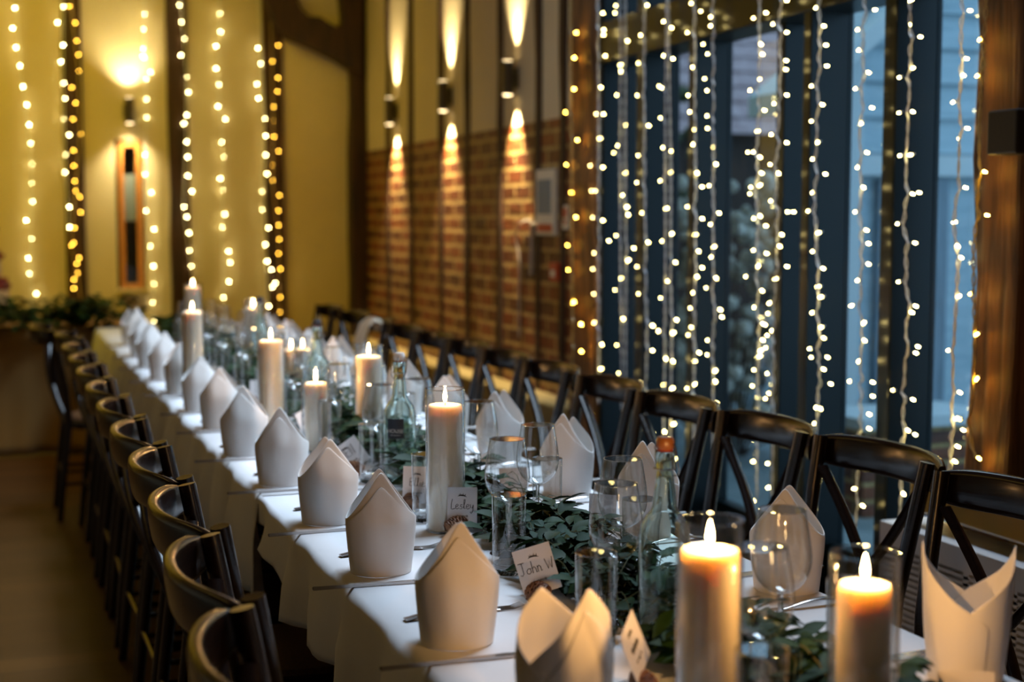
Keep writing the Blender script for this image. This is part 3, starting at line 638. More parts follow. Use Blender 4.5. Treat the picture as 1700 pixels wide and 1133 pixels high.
# ------------------------------------------------------------------ tables and cloths
TX0, TX1, TT = .575, 1.315, .74
for i, (y0, y1) in enumerate(((.9, 2.95), (3.0, 5.4), (5.45, 8.45))):
    t = empty('trestle_table', ((TX0+TX1)/2, (y0+y1)/2, 0), 0, 'long table under the white cloth, %s' % ('nearest the camera', 'middle of three joined', 'farthest of three joined')[i], 'table', 'joined tables under the long cloth')
    hx, hy = (TX1-TX0)/2-.012, (y1-y0)/2
    MB().box(-hx, hx, -hy, hy, .712, .737).build('tabletop', M['chair'], t, smooth=False, bevel=.003)
    for sx in (-.3, .3):
        for sy in (-1, 1): MB().tube([(sx*(hx-.16), sy*(hy-.1), 0), (sx*(hx-.16), sy*(hy-.1), .712)], .018, 8).build('leg', M['black'], t)
def cloth(name, label, y0, y1, dropf, seed, zt=.745, x0=TX0, x1=TX1, amp=.02):
    """cloth over the top with hanging sides; dropf(y, side) -> drop"""
    rr = random.Random(seed); ph = [rr.uniform(0, 6) for _ in range(6)]
    b = MB(); ny = int((y1-y0)/.035); prof = []
    W_ = x1-x0
    nx, nd = 14, 12
    def fn(i, j):
        y = y0+(y1-y0)*j/ny
        # i: 0..nd left drop, nd..nd+nx top, then right drop
        wrink = .0012*math.sin(y*9+ph[0])
        if i < nd: s = -1; t = (nd-i)/nd
        elif i > nd+nx: s = 1; t = (i-nd-nx)/nd
        else:
            u = (i-nd)/nx; return (x0+W_*u, y, zt+wrink*.3*math.sin(u*PI))
        D = dropf(y, s); d = D*t
        k = min(1, d/.10); fold = amp*k*(math.sin(y*21+ph[1]+2*math.sin(y*3+ph[2]))+.5*math.sin(y*43+ph[3]))*(.4+.6*t)
        r = .012
        if d < r: out = r*math.sin(d/r*PI/2)*.8; z = zt-r*(1-math.cos(d/r*PI/2))
        else: out = r*.8+.010*k; z = zt-d
        xx = out+fold
        return ((x0-xx) if s < 0 else (x1+xx), y+.01*k*math.sin(y*17+ph[4]), z)
    nn = nx+2*nd
    vs = [fn(i, j) for j in range(ny+1) for i in range(nn+1)]
    fs = [(j*(nn+1)+i, j*(nn+1)+i+1, (j+1)*(nn+1)+i+1, (j+1)*(nn+1)+i) for j in range(ny) for i in range(nn)]
    b.add(vs, fs)
    return tag(b.build(name, M['cloth'], solid=.0016, angle=180), label, 'tablecloth')
def ss(a, b_, x): t = max(0, min(1, (x-a)/(b_-a))); return t*t*(3-2*t)
cloth('tablecloth', 'white tablecloth over the near end of the long table, hem gathered upward', .9, 3.24, lambda y, s: .262-.09*ss(1.6, 2.3, y)-.11*ss(2.75, 3.2, y), 1, zt=.7445)
cloth('tablecloth', 'white tablecloth over the far part of the long table, corner hanging low', 3.2, 8.5, lambda y, s: .262, 2, zt=.7475, amp=.024)
# head table across the far end
t = empty('head_table', (-.45, 9.05, 0), 0, 'head table with floor-length cloth across the far end behind the garland', 'table')
MB().box(-1.55, 1.25, -.36, .36, .71, .738).build('tabletop', M['chair'], t, smooth=False)
for sx in (-1.45, 1.15):
    for sy in (-.28, .28): MB().tube([(sx, sy, 0), (sx, sy, .71)], .02, 8).build('leg', M['black'], t)
b = MB()
def hc(u, v):
    x = -2.05+2.9*u; f_ = .02*math.sin(x*16)+.012*math.sin(x*37+1)
    if v < .25: return (x, 9.42-.76*v/.25, .745)
    q = (v-.25)/.75; return (x, 8.655-.012-f_*q-.02*q, .745-.735*q)
b.grid(hc, 120, 16); tag(b.build('head_tablecloth', M['hessian'], solid=.002, angle=180), 'floor-length brown hessian cloth on the head table at the far left', 'tablecloth')

# cake at the left edge
ck = empty('tiered_cake', (-.05, 9.2, .749), 0, 'tall tiered cake with dark red berry bands, cut by the left frame edge', 'cake')
MB().lathe([(.06, 0), (.03, .02), (.025, .06), (.05, .075), (.205, .08), (.205, .09), (0, .09)], 28).build('cake_stand', M['timber'], ck)
z = .09
for r_, h_ in ((.165, .18), (.125, .17), (.095, .17)):
    MB().lathe([(0, z), (r_-.006, z), (r_, z+.01), (r_, z+h_*.58), (0, z+h_*.58)], 28).build('tier', M['sponge'], ck)
    b = MB()
    for k in range(46):
        a = R.uniform(0, 2*PI); rr_ = r_*R.uniform(.75, 1.06); q = .016
        b.lathe([(0, -q), (q*.8, -q*.5), (q, 0), (q*.8, q*.5), (0, q)], 7, M=Matrix.Translation((rr_*math.cos(a), rr_*math.sin(a), z+h_*(.66+.22*R.random()))))
    b.build('berries', M['berry'], ck); MB().lathe([(0, z+h_*.58), (r_*.98, z+h_*.58), (r_*.98, z+h_), (0, z+h_)], 28).build('berry_band', M['berry'], ck)
    z += h_

# ------------------------------------------------------------------ napkins
def napkin_mesh(seed, t1=.016, t2=.008, wrap=True, lin=False):
    rr = random.Random(seed); b = MB(); j = lambda a: rr.uniform(-a, a)
    RX, RY = .054, .050
    def layer(phi0, half, Hp, Hs, rk, tipin, nu=26, nv=18, skew=0.0):
        def fn(u, v):
            s = -1+2*u; s2 = s+skew*(1-abs(s))
            a = abs(s2)
            rel = a*half; Hm = .100
            top = Hp-(Hp-Hm)*math.sin(rel) if rel < PI/2 else Hm-(Hm-Hs)*(rel-PI/2)/max(.05, half-PI/2)
            if lin: top = Hs+(Hp-Hs)*(max(0, 1-a))**.92
            z = top*v; t = z/.20
            phi = phi0+s*half
            bulge = 1+.19*ss(-.15, .50, t)-.03
            r = rk*bulge
            # the upper sheets flatten and lean in to the tip
            flat = ss(.46, 1.0, t)**.8
            x, y = RX*r*math.cos(phi), RY*r*math.sin(phi)
            nx, ny = math.cos(phi0), math.sin(phi0)
            dn = x*nx+y*ny
            tx, ty = -ny, nx
            dt = x*tx+y*ty
            dn2 = dn*(1-flat)+(dn*.25+tipin)*flat
            dt2 = dt*(1-.06*flat)
            wob = .0014*math.sin(7*phi+seed)*math.sin(PI*t)
            return (nx*(dn2+wob)+tx*dt2, ny*(dn2+wob)+ty*dt2, z)
        b.grid(fn, nu, nv)
    f0 = -PI/2
    layer(f0+j(.1), 2.0, .190+j(.006), .085, .972, t1)                 # inner front peak
    layer(f0+PI+j(.1), 2.0, .186+j(.008), .085, .980, t2)             # rear peak
    if wrap: layer(f0+.12+j(.1), 1.75, .170+j(.006), .035, .992, t1+.0015, skew=.10)   # outer wrap with a lower peak
    o = b.build('folded_napkin', M['linen'], solid=.0022, angle=180); o.modifiers['solid'].offset = 1
    m = o.modifiers.new('sub', 'SUBSURF'); m.levels = m.render_levels = 1
    col.objects.unlink(o); return o
NAP = [napkin_mesh(s) for s in (1, 2, 3, 4)]+[napkin_mesh(5, .046, .046, False, True), napkin_mesh(6, .022, .022, True, True)]
def place(proto, loc, rz, label, cat, group, name=None, sc_=1):
    o = copy_tree(proto) if any(x.parent == proto for x in bpy.data.objects) else proto.copy()
    if o.name not in col.objects: col.objects.link(o)
    o.location = loc; o.rotation_euler = (0, 0, rz); o.scale = (sc_,)*3
    return tag(o, label, cat, group)
TOP = lambda y: .7456 if y < 3.22 else .7486
lnap = []
for i, p in enumerate(((950, 1195), (764.7, 1082), (635, 960), (546, 875), (468, 812), (404.7, 761.5), (366, 716), (333, 686), (300, 655), (272, 633), (250, 612), (236, 594), (220, 575))):
    q = onz(*p, .745); lnap.append((q.x+.010, q.y+.048))
rots = [.45, -.22, -.15, .0, -.2, -.3, -.2, .0, .1, -.1, .1, .1, 0]
for i, (x, y) in enumerate(lnap):
    if i == 0: x, y = .648, 1.57
    if i == 12: rots[i] = .6
    place(NAP[i % 4 if i else 5], (x, y, TOP(y)), rots[i], 'white napkin folded to a peak, %s from the camera in the left row' % ORD[i], 'napkin', 'folded napkins in the left row')
rn = [(1.258, 1.585), (1.272, 2.08), (1.25, 2.58), (1.245, 3.0), (1.245, 3.46), (1.24, 3.90), (1.24, 4.36), (1.24, 4.82), (1.24, 5.28), (1.24, 5.75), (1.24, 6.2), (1.24, 6.65), (1.24, 7.1)]
rrot = [.93, -.62, -.75, -.8, -.7, -.5, -.8, -.6, -.7, -.5, -.6, -.7, -.5]
for i, (x, y) in enumerate(rn):
    place(NAP[(i+2) % 4 if i else 4], (x, y, TOP(y)), rrot[i], 'white napkin folded to a peak, %s from the camera in the right row' % ORD[i], 'napkin', 'folded napkins in the right row')

# ------------------------------------------------------------------ cutlery (handle at -X end, pointing +X)
def mk_knife():
    b = MB(); n = 16; vs = []
    for i in range(n+1):
        t = i/n; x = -.11+.22*t
        w = .0062 if t < .5 else .0062+.006*math.sin((t-.5)*2*PI*.62)
        w *= (1 if t < .93 else max(.1, (1-t)/.07)); h = .0036*(1-.55*t)
        vs += [(x, -w*.6, .0006), (x, w, .0006), (x, w, .0006+h), (x, -w*.6, .0006+h*2)]
    fs = [(i*4+k, i*4+(k+1) % 4, i*4+4+(k+1) % 4, i*4+4+k) for i in range(n) for k in range(4)]+[(3, 2, 1, 0), (n*4, n*4+1, n*4+2, n*4+3)]
    b.add(vs, fs); o = b.build('knife', M['steel']); return o
def mk_fork():
    root = empty('fork')
    b = MB(); pts = []; 
    for i in range(15):
        t = i/14; x = -.10+.145*t; z = .0025+.010*math.sin(PI*t)**1.3; pts.append((x, 0, z))
    b.tube(pts, [.0075*(1-.55*(i/14))+.0014 for i in range(15)], 8, flat=(1, .35)); b.build('handle', M['steel'], root)
    b = MB()
    b.grid(lambda u, v: (.043+.022*u, (v-.5)*(.008+.014*math.sin(u*PI/2)), .004-.002*u), 5, 4)
    b.build('shoulder', M['steel'], root, solid=.0015)
    for k in range(4):
        y = (k-1.5)*.0062
        MB().tube([(.064, y, .002), (.085, y, .0018), (.104, y*.95, .0065)], [.0017, .0015, .0008], 6, flat=(1, .6)).build('tine', M['steel'], root)
    return root
KN, FK = mk_knife(), mk_fork()
def stash(o):
    for c in [x for x in col.objects if x.parent == o]: stash(c)
    col.objects.unlink(o)
for o in (KN, FK): stash(o)
for i, (x, y) in enumerate(lnap):
    if i == 0: x, y = .648, 1.57
    w_ = ORD[i]
    place(KN, (x-.035, y-.098, TOP(y)), R.uniform(-.05, .05), 'steel knife beside the left-row napkin %s from the camera' % w_, 'knife', 'knives in the left row')
    place(FK, (x+.055, y+.135, TOP(y)), R.uniform(-.02, .12), 'steel fork beside the left-row napkin %s from the camera' % w_, 'fork', 'forks in the left row')
for i, (x, y) in enumerate(rn):
    w_ = ORD[i]
    place(KN, (x+.03, y+.105, TOP(y)), PI+R.uniform(-.05, .05), 'steel knife beside the right-row napkin %s from the camera' % w_, 'knife', 'knives in the right row')
    place(FK, (x-.035, y-.115, TOP(y)), PI+R.uniform(-.08, .08), 'steel fork beside the right-row napkin %s from the camera' % w_, 'fork', 'forks in the right row')

# ------------------------------------------------------------------ glasses, bottles, candles
def mk_wine():
    root = empty('wine_glass')
    ro = [(.004, .098), (.010, .0992), (.018, .1025), (.026, .108), (.0325, .115), (.038, .1245), (.0415, .134), (.0432, .144), (.0433, .154), (.0422, .167), (.0402, .181), (.0375, .197), (.0335, .220)]
    ri = [(r-.0011 if r > .006 else 0, z+(.0012 if r < .03 else 0)) for r, z in ro]; ri[0] = (0, .1015)
    MB().lathe(ro, 48).build('bowl', M['tumbler'], root, angle=80)
    MB().lathe([(.0334, .2195), (.0340, .2203), (.0334, .2211), (.0328, .2203)], 48, closed=True).build('rim', M['rim'], root, angle=80)
    MB().lathe([(0, .0974), (.0044, .0972), (.0036, .085), (.0033, .05), (.0037, .022), (.006, .009), (.014, .0042), (.030, .0022), (.0335, .0012), (.0335, .0002), (0, 0)], 32).build('stem', M['wine'], root, angle=80)
    return root
def mk_tumbler():
    root = empty('highball_glass')
    MB().lathe([(.0296, .012), (.0312, .143)], 48).build('tumbler', M['tumbler'], root, angle=80)
    MB().lathe([(0, 0), (.026, 0), (.0285, .002), (.0296, .012), (.0290, .020), (.026, .0175), (.012, .0165), (0, .0162)], 40).build('glass_base', M['wine'], root, angle=80)
    MB().lathe([(.0311, .1425), (.0318, .1433), (.0311, .1441), (.0304, .1433)], 48, closed=True).build('rim', M['rim'], root, angle=80)
    return root
WG, TG = mk_wine(), mk_tumbler(); stash(WG); stash(TG)
GL = []   # footprints kept clear of leaves
TALL = [(662, 3.36), (1107, 2.08), (525, 4.45), (431, 5.75), (1184, 1.68), (1447, 1.62), (738, 2.85), (611, 3.88), (522, 3.82), (448, 4.1), (482, 5.1), (501, 5.02), (318, 5.0), (320, 6.55), (420, 6.0)]
def clear(x, y):     # step aside from the candles and bottles
    for px, d in TALL:
        q = atZ(px, d, 0)
        while (q.x-x)**2+(q.y-y)**2 < .083**2: y += .012 if y > q.y else -.012
    return x, y
def wg(x, y, side, k):
    if k > 5 or side == 'right' and k > 3: x, y = clear(x, y)
    GL.append((x, y, .035)); place(WG, (x, y, TOP(y)), R.uniform(0, 6), 'stemmed wine glass, %s from the camera in the %s row' % (ORD[k], side), 'wine glass', 'wine glasses of the %s row' % side)
def tg(x, y, side, k):
    if k > 6 or side == 'right' and k > 3: x, y = clear(x, y)
    GL.append((x, y, .033)); place(TG, (x, y, TOP(y)), R.uniform(0, 6), 'clear highball glass, %s from the camera in the %s row' % (ORD[k], side), 'glass', 'highball glasses of the %s row' % side)
LW = [(1270, 1.77), (1025, 2.2), (842, 2.65), (738, 3.05), (628, 3.5), (560, 4.0)]
LT = [(1275, 1.585), (992, 2.06), (845, 2.50), (706, 2.94), (615, 3.36), (545, 3.77), (487, 4.2)]
RW = [(1305, 2.0), (1036, 2.43), (893, 2.835), (795, 3.2)]
RT = [(1309, 1.93), (1065, 2.46), (909, 2.88), (836, 3.14)]
def xy(px, d): p = atZ(px, d, 0); return p.x, p.y
k = 0
for px, d in LW: wg(*xy(px, d), 'left', k); k += 1
y = xy(*LW[-1])[1]
while k < 13: y += .457; wg(.905+R.uniform(-.015, .015), y, 'left', k); k += 1
k = 0
for px, d in LT: tg(*xy(px, d), 'left', k); k += 1
y = xy(*LT[-1])[1]
while k < 13: y += .457; tg(.855+R.uniform(-.015, .015), y, 'left', k); k += 1
k = 0
for px, d in RW: wg(*xy(px, d), 'right', k); k += 1
y = xy(*RW[-1])[1]
while k < 13: y += .457; wg(1.035+R.uniform(-.015, .015), y, 'right', k); k += 1
k = 0
for px, d in RT:
    x, y = xy(px, d)
    if k == 0: x, y = 1.09, 1.62
    tg(x, y, 'right', k); k += 1
y = xy(*RT[-1])[1]
while k < 13: y += .457; tg(1.075+R.uniform(-.01, .01), y-.06, 'right', k); k += 1

def bottle(px, d, label, stop, lab=False, rz=0):
    x, y = xy(px, d); GL.append((x, y, .045)); z = TOP(y)
    r = empty('swing_top_bottle', (x, y, z), rz, label, 'bottle', 'swing-top water bottles along the table')
    out = [(0, 0), (.034, 0), (.038, .004), (.039, .02), (.039, .150), (.0385, .163), (.0365, .176), (.0325, .187), (.027, .195), (.0215, .201), (.0188, .209), (.0165, .228), (.014, .248), (.0125, .264), (.0150, .268), (.0155, .290), (.0130, .293)]
    inn = [(.0095, .293), (.010, .268), (.0115, .248), (.0140, .228), (.0163, .209), (.0192, .200), (.0247, .193), (.030, .185), (.034, .175), (.036, .162), (.0365, .15), (.0365, .02), (.033, .009), (0, .012)]
    MB().lathe(out+inn, 40).build('glass_body', M['bottle'], r, angle=80)
    st = MB().lathe([(0, .2945), (.0115, .2945), (.0135, .298), (.0135, .308), (.011, .313), (0, .314)], 20).build('stopper', stop, r)
    MB().lathe([(0, .2905), (.0118, .2905), (.0125, .2945), (0, .2945)], 20).build('seal', M['rubber'], r)
    b = MB()
    b.tube([(.0, .016, .303), (.0, .0185, .295), (.006, .0185, .275), (.012, .0175, .262), (.016, .013, .256)], .0011, 6)
    b.tube([(.0, -.016, .303), (.0, -.0185, .295), (.006, -.0185, .275), (.012, -.0175, .262), (.016, -.013, .256)], .0011, 6)
    b.tube([(.016+.004*math.cos(a), .013*math.sin(a)*1.0, .256-.004*math.cos(a)) for a in [PI/2-PI*i/8 for i in range(9)]], .0011, 6)
    b.tube([(0, -.016, .303), (0, .016, .303)], .0011, 6)
    b.tube([(.0163*math.cos(2*PI*i/20), .0163*math.sin(2*PI*i/20), .266) for i in range(21)], .0011, 6)
    b.tube([(.0163, .002, .266), (.027, .004, .262), (.030, .004, .276), (.022, .003, .300), (.0135, .002, .305)], .0012, 6)
    b.build('wire_bail', M['steel'], r)
    if lab:
        def lf(u, v): a = -.52+1.04*u; return (.0397*math.cos(a), .0397*math.sin(a), .112+.047*v)
        lb = MB().grid(lf, 12, 2).build('label', M['label'], r)
        for txt, sz, zz, m_ in (('HOUSE', .0125, .126, M['ltxt']), ('STILL WATER', .0042, .118, M['ltxt'])):
            if txt != 'HOUSE': continue
            cu = bpy.data.curves.new('lettering', 'FONT'); cu.body = txt; cu.size = sz; cu.align_x = 'CENTER'; cu.extrude = .0001
            cu.materials.append(m_); tf = bpy.data.objects.new('lettering_curve', cu); t_ = bpy.data.objects.new('lettering', bpy.data.meshes.new_from_object(tf)); bpy.data.objects.remove(tf); col.objects.link(t_); t_.parent = lb
            t_.location = (.0402, 0, zz); t_.rotation_euler = (PI/2, 0, PI/2)
        b = MB()
        for q in range(9): a = -.28+q*.07; b.box(.0398, .0402, 0, .0017, .1195, .1205, M=Matrix.Rotation(a, 4, 'Z'))
        b.build('small_print', M['ltxt'], lb, smooth=False)
    return r
camdir = lambda px: -PI/2-YAW-math.atan((px-850)/FPX)
bottle(662, 3.36, 'clear swing-top bottle with a dark label reading HOUSE', M['porc'], True, rz=camdir(662)-.28)
bottle(1107, 2.08, 'clear swing-top bottle nearest the camera, with amber cork-coloured stopper', M['cork'], rz=.5)
bottle(525, 4.45, 'clear swing-top bottle behind two small candles, middle of the table', M['label'], rz=.9)
bottle(431, 5.75, 'clear swing-top bottle farthest along the table', M['label'], rz=1.2)

def candle(px, d, rg, hg, rc, hc_, label, power=4.0, yo=0):
    x, y = xy(px, d); z = TOP(y); GL.append((x, y, rg+.012))
    c = empty('pillar_candle', (x, y, z+.004), 0, label, 'candle', 'pillar candles along the table')
    wax = MB().lathe([(0, 0), (rc*.98, 0), (rc, .003), (rc, hc_-.008), (rc*.93, hc_-.001), (rc*.8, hc_), (rc*.45, hc_-.004), (0, hc_-.005)], 32).build('wax', M['wax'], c, angle=70)
    MB().tube([(0, 0, hc_-.006), (.0005, 0, hc_+.008)], .0011, 6).build('wick', M['wick'], c)
    h = .033; z0 = hc_+.003
    MB().lathe([(0, z0), (.0026, z0+.003), (.0044, z0+.009), (.0046, z0+.013), (.0034, z0+.021), (.0015, z0+.029), (0, z0+h)], 14).build('flame', M['flame'], c)
    l = bpy.data.lights.new('candle_glow', 'POINT'); l.energy = power; l.color = (1, .5, .16); l.shadow_soft_size = .003
    o = bpy.data.objects.new('candle_glow', l); col.objects.link(o); o.parent = c; o.location = (0, 0, hc_+.040)
    g = MB().lathe([(0, 0), (rg-.001, 0), (rg, .001), (rg, hg-.0008), (rg-.001, hg), (rg-.0022, hg-.0008), (rg-.0022, .0035), (0, .0035)], 48).build('glass_cylinder', M['cyl'], None, angle=70)
    MB().lathe([(rg+.0003, hg-.001), (rg+.0003, hg+.0007), (rg-.0025, hg+.0007), (rg-.0025, hg-.001)], 48, closed=True).build('rim', M['rim'], g, angle=80)
    g.location = (x, y, z); tag(g, 'glass cylinder around the '+label, 'candle holder', 'glass cylinders around the candles')
candle(1184, 1.68, .0405, .275, .0365, .235, 'tall orange-glowing pillar candle nearest the camera')
candle(1447, 1.62, .041, .248, .0315, .208, 'shorter glowing pillar candle at lower right')
candle(738, 2.85, .040, .292, .0352, .256, 'tall pillar candle behind a wine glass at table centre', 1.3)
candle(611, 3.88, .040, .285, .0365, .251, 'tall white pillar candle right of the small candles', 1.3)
candle(522, 3.82, .040, .225, .0305, .184, 'short pillar candle left of the labelled bottle', 1.3)
candle(448, 4.1, .040, .30, .0365, .275, 'tall pillar candle left of the two small candles', 1.0)
candle(482, 5.1, .034, .19, .026, .155, 'small candle, left of two standing close together', .7)
candle(501, 5.02, .034, .20, .026, .165, 'small candle, right of two standing close together', .7)
candle(318, 5.0, .040, .305, .0355, .30, 'tall pillar candle at the far left of the centre line', .9)
candle(320, 6.55, .040, .33, .0355, .312, 'pillar candle farthest away in front of the dark post', .9)
candle(420, 6.0, .040, .29, .0355, .25, 'pillar candle left of the farthest bottle', .9)

# ------------------------------------------------------------------ pine cones and place cards
def mk_cone(seed):
    rr = random.Random(seed); b = MB(); n = 70
    for i in range(n):
        t = i/(n-1); z = -.020+.040*t; rad = .0175*math.sin(PI*(.12+.80*t))**.8
        a = i*2.39996; L_ = .0085*(1-.4*t)
        Mx = Matrix.Rotation(a, 4, 'Z') @ Matrix.Translation((rad*.6, 0, z)) @ Matrix.Rotation(-.35-.4*t, 4, 'Y')
        w_ = .0062*(1-.3*t)
        b.add([(0, -w_*.5, -.001), (0, w_*.5, -.001), (L_*.8, w_, -.0012), (L_, 0, -.0012), (L_*.8, -w_, -.0012),
               (0, -w_*.5, .001), (0, w_*.5, .001), (L_*.8, w_, .0016), (L_*1.08, 0, .0022), (L_*.8, -w_, .0016)],
              [(4, 3, 2, 1, 0), (5, 6, 7, 8, 9), (0, 1, 6, 5), (1, 2, 7, 6), (2, 3, 8, 7), (3, 4, 9, 8), (4, 0, 5, 9)], M=Mx)
    b.lathe([(0, -.02), (.008, -.018), (.0125, -.005), (.011, .008), (.004, .018), (0, .02)], 10)
    o = b.build('pine_cone', M['cone'], smooth=False); col.objects.unlink(o); return o
PC = [mk_cone(1), mk_cone(2)]
GLY = {
 'J': [[(.1, 1), (.8, 1)], [(.5, 1), (.5, .15), (.3, 0), (.1, .1)]], 'o': [[(.3, .45), (.05, .3), (.05, .1), (.25, 0), (.5, .12), (.5, .35), (.3, .45), (.6, .4)]],
 'h': [[(.15, 1), (.1, 0)], [(.12, .35), (.35, .5), (.5, .35), (.5, 0), (.6, .05)]], 'n': [[(.1, .5), (.1, 0)], [(.1, .35), (.3, .5), (.45, .35), (.45, 0), (.6, .08)]],
 'W': [[(0, .85), (.2, 0), (.4, .6), (.6, 0), (.85, .9)]], 'L': [[(.25, 1), (.1, .5), (.08, .02), (.3, 0), (.65, .08)]],
 'e': [[(.08, .22), (.35, .3), (.45, .42), (.28, .5), (.08, .35), (.08, .12), (.25, 0), (.55, .12)]], 's': [[(.45, .45), (.2, .42), (.15, .3), (.4, .2), (.38, .03), (.08, .04)]],
 'l': [[(.05, .1), (.3, .7), (.32, .95), (.2, .98), (.15, .6), (.18, .05), (.4, .08)]], 'y': [[(.08, .48), (.12, .15), (.35, .12), (.48, .45)], [(.48, .45), (.42, -.2), (.2, -.42), (.05, -.25)]],
 'E': [[(.6, .95), (.15, .9), (.1, .1), (.6, .05)], [(.12, .5), (.5, .52)]], 'i': [[(.15, .48), (.15, .08), (.3, .03)], [(.18, .68), (.2, .72)]],
 'H': [[(.1, 1), (.1, 0)], [(.55, 1), (.55, 0)], [(.1, .5), (.55, .52)]], 'N': [[(.1, 0), (.1, .95), (.55, .05), (.6, 1)]], ' ': [], '~': [[(0, .2), (.15, .5), (.2, .05), (.35, .45), (.42, .08), (.55, .4), (.62, .15)]]}
ADV = {'~': .62, 'J': .85, 'W': .9, 'L': .62, 'i': .32, 'l': .4, ' ': .45, 'E': .7, 'H': .75, 'N': .75, 's': .5, 'o': .6, 'h': .62, 'n': .62, 'e': .55, 'y': .55}
def card(px, py_base, name, label, tilt=0, lean=.2, turn=0, blank=False, w=.062, h=.076, cone=True, k=0, base=None, up=.012, colabel=None):
    p = base or onz(px, py_base, .745); z = TOP(p.y)
    if cone:
        c = place(PC[k % 2], (p.x, p.y, z+.022), k*1.3, colabel, 'pine cone', 'pine cones holding the place cards'); c.rotation_euler = (PI/2*.8, 0, k*1.3+YAW); c.scale = (1.12,)*3
        GL.append((p.x, p.y, .035)); GL.append((p.x+.02, p.y-.05, .025))
    # card plane: local X = reading direction, Z up, +Y away from the reader
    root = empty('place_card', (p.x, p.y, z+up), 0, label, 'place card', 'name cards held in pine cones')
    root.rotation_euler = (Matrix.Rotation(-YAW-math.atan((px-850)/FPX)+turn, 3, 'Z') @ Matrix.Rotation(-lean, 3, 'X') @ Matrix.Rotation(-tilt, 3, 'Y')).to_euler()
    off = .012
    b = MB().box(-w/2+off, w/2+off, 0, .0006, .006, .006+h); b.build('card', M['card'], root, smooth=False)
    if blank: return root
    S = .027 if name == 'HEN' else .0205; tot = sum(ADV[c_] for c_ in name)*S*.72; x0 = off-tot/2; z0 = .006+h*.45
    b = MB()
    for c_ in name:
        for st in GLY[c_]: b.tube([(x0+u*S*.72, -.0004, z0+v*S+ (x0-off)*.0) for u, v in st], .00062, 5)
        x0 += ADV[c_]*S*.72
    b.build('handwriting', M['ink'], root)
    b = MB(); cx, cz = off, .006+h*.80   # splashed motif above
    for q in range(7):
        a = -.2+q*.55; b.tube([(cx+(q-3)*.0018, -.0003, cz-.0015), (cx+(q-3)*.0026+.001*math.cos(a), -.0003, cz+.0025+.0018*math.sin(q*2.1))], [.0010, .0003], 5)
    b.tube([(cx-.009, -.0003, cz-.002), (cx-.003, -.0003, cz), (cx+.003, -.0003, cz-.0008), (cx+.009, -.0003, cz-.0035)], [.0004, .0016, .0014, .0004], 6, flat=(.4, 1))
    cz = .006+h*.33-.004
    b.tube([(cx-.012, -.0003, cz), (cx-.003, -.0003, cz)], .0005, 5); b.tube([(cx+.012, -.0003, cz), (cx+.003, -.0003, cz)], .0005, 5)
    b.tube([(cx-.002, -.0003, cz+.001), (cx, -.0003, cz-.003), (cx+.002, -.0003, cz+.001)], .001, 5)
    for s_ in (-1, 1): b.tube([(cx+s_*.009, -.0003, cz+.0022), (cx+s_*.011, -.0003, cz), (cx+s_*.009, -.0003, cz-.0022)], .0004, 5)
    b.build('printed_motif', M['ink'], root)
    return root
card(893, 1006, 'John W', 'white place card handwritten John W', tilt=.30, lean=.15, k=0, w=.064, h=.078, colabel='pine cone holding the John W card')
card(757, 891, 'Lesley', 'white place card handwritten Lesley', tilt=-.0, lean=.15, k=1, w=.060, h=.080, turn=-.1, colabel='pine cone holding the Lesley card')
card(682, 850, 'Ellie', 'white place card handwritten Ellie beside the labelled bottle', tilt=-.02, k=2, w=.062, h=.080, turn=-.1, colabel='pine cone holding the Ellie card')
card(590, 795, 'HEN', 'tilted white place card with large black letters left of the bottle', tilt=.62, k=3, w=.078, h=.07, colabel='pine cone below the tilted card with large letters')
card(512, 738, '~~~', 'white place card leaning on the short pillar candle', tilt=.25, k=4, turn=.9, colabel='dark pine cone in front of the short pillar candle')
card(448, 705, '~~', 'white place card, front one of a pair beside the left napkins', tilt=.05, k=5, colabel='pine cone under the front card of the far pair')
card(425, 680, '~~~', 'white place card, rear one of a pair beside the left napkins', tilt=.0, k=6, colabel='pine cone under the rear card of the far pair')
card(1072, 1118, '~~~', 'white place card seen edge-on beside the nearest tall candle', tilt=.45, k=7, turn=1.2, base=onz(1068, 1165, .745), up=.03, colabel='dark pine cone beside the nearest tall candle')
card(985, 905, '', 'grey back of a place card standing before the right napkins', tilt=-.15, k=8, turn=.5, blank=True, base=onz(990, 900, .745), colabel='pine cone behind the garland facing the right row')
card(845, 815, '', 'grey back of a place card seen through the middle wine glass', tilt=.0, k=9, turn=.2, blank=True, base=onz(845, 850, .745), colabel='pine cone seen through the middle wine glass')
card(1520, 1150, '', 'dark back of a place card at the bottom edge before the right napkin', tilt=0, turn=.2, blank=True, base=Vector((1.125, 1.43, .745)), cone=False, w=.07, h=.05)

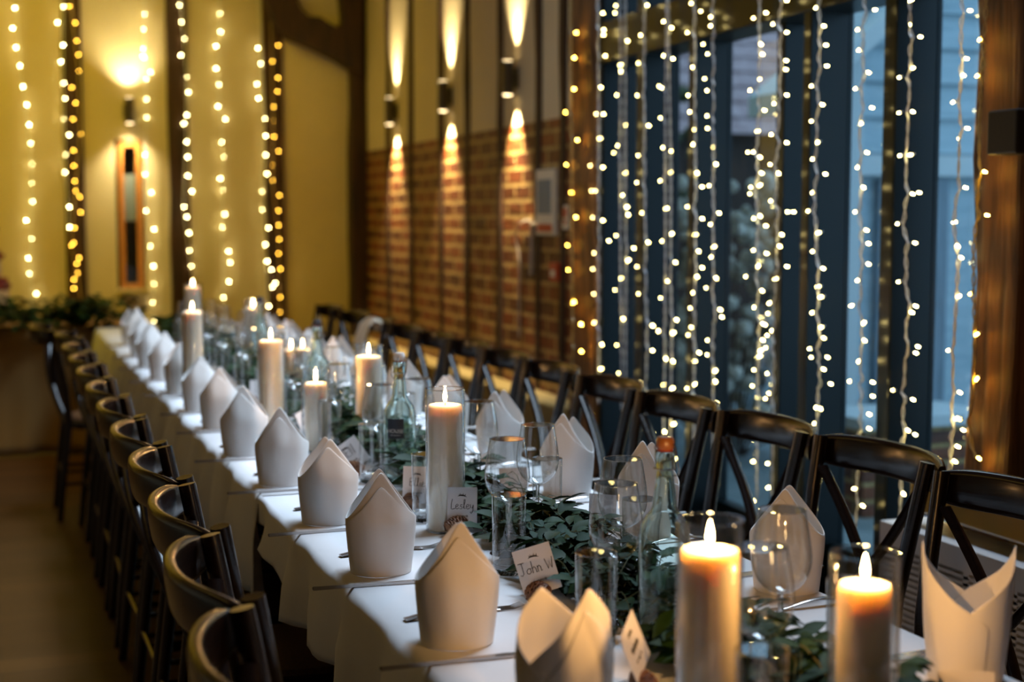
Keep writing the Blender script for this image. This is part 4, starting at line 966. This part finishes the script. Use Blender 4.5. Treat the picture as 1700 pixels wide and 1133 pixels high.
# ------------------------------------------------------------------ garlands
def garland(name, label, path, width, n, seed, z0, leafs=(('ruscus_leaves', 'A'), ('eucalyptus_leaves', 'B')), keep=True, hgt=.07, cross=False, big=1):
    rr = random.Random(seed); root = empty(name, path[0], 0, label, 'garland'); P0 = Vector(path[0])
    st = MB(); lf = {'A': MB(), 'B': MB()}
    Ls = [0]
    for a, b_ in zip(path, path[1:]): Ls.append(Ls[-1]+(Vector(b_)-Vector(a)).length)
    def at(s):
        for i in range(len(path)-1):
            if s <= Ls[i+1] or i == len(path)-2:
                t = (s-Ls[i])/(Ls[i+1]-Ls[i]); return Vector(path[i]).lerp(Vector(path[i+1]), t), (Vector(path[i+1])-Vector(path[i])).normalized()
    for q in range(n):
        s = rr.uniform(0, Ls[-1]); p, t = at(s); side = Vector((t.y, -t.x, 0))
        d = (t*rr.choice((-1, 1))*rr.uniform(.5, 1)+side*rr.uniform(-1, 1)*.9); d.normalize()
        p = p+side*rr.uniform(-width, width)*.5+Vector((0, 0, .004)); L_ = rr.uniform(.10, .22); kind = 'A' if rr.random() < .62 else 'B'
        rise = rr.uniform(.15, 1)*hgt; pts = []
        for i in range(7):
            u = i/6; pts.append(p+d*L_*u+Vector((0, 0, rise*math.sin(PI*u*.8)+.002)))
        if keep and any(not (.862 < x.x < 1.095) for x in pts): continue
        st.tube([x-P0 for x in pts], [.0014*(1-.6*i/6) for i in range(7)], 4)
        m_ = 11 if kind == 'A' else 13
        for i in range(1, m_+1):
            u = i/m_; c = pts[min(5, int(u*6))].lerp(pts[min(6, int(u*6)+1)], (u*6) % 1)
            if c.z < z0+.003: c.z = z0+.003
            if keep and not (.862 < c.x < 1.095): continue
            if keep and any((c.x-gx)**2+(c.y-gy)**2 < (gr+.018)**2 for gx, gy, gr in GL): continue
            sgn = 1 if i % 2 else -1; sd = d.cross(Vector((0, 0, 1))).normalized()*sgn
            dirn = (d*.55+sd*.8+Vector((0, 0, rr.uniform(-.25, .6)))).normalized()
            if kind == 'A': ll, ww = rr.uniform(.038, .068), rr.uniform(.010, .016)
            else: ll, ww = rr.uniform(.018, .028), rr.uniform(.010, .014)
            ll *= big; ww *= big
            nrm = dirn.cross(sd.cross(dirn)).normalized() if False else dirn.orthogonal().normalized()
            up_ = (Vector((0, 0, 1))+Vector((rr.uniform(-.6, .6), rr.uniform(-.6, .6), 0))); wd = dirn.cross(up_).normalized(); up_ = wd.cross(dirn)
            vs = []; prof = ((0, .1), (.25, .8), (.5, 1), (.75, .72), (1, .02)) if kind == 'A' else ((0, .2), (.25, .85), (.5, 1), (.8, .75), (1, .1))
            for a, w_ in prof:
                cc = c+dirn*ll*a-up_*ll*.25*a*a-P0
                vs += [cc-wd*ww*w_+up_*ww*.25*w_, cc, cc+wd*ww*w_+up_*ww*.25*w_]
            for v_ in vs:
                if v_.z+P0.z < z0+.001: v_.z = z0+.001-P0.z
            fs = []
            for r_ in range(4): fs += [(r_*3, r_*3+1, r_*3+4, r_*3+3), (r_*3+1, r_*3+2, r_*3+5, r_*3+4)]
            lf[kind].add(vs, fs)
    st.build('stems', M['stem'], root)
    for nm, k_ in leafs:
        if lf[k_].v: lf[k_].build(nm, M['leaf'+k_], root, angle=180)
    return root
garland('leaf_garland', 'leafy green garland running down the middle of the long table', [(.965, 1.30, .749), (.955, 2.1, .749), (.975, 3.2, .752), (.95, 4.5, .752), (.96, 8.2, .752)], .16, 1500, 5, .7495, hgt=.085)
garland('head_table_garland', 'dark leafy garland along the front edge of the head table', [(-2.0, 8.62, .76), (-.6, 8.64, .765), (.2, 8.62, .76), (.70, 8.6, .76)], .22, 300, 9, .66, keep=False, hgt=.17, big=1.5)
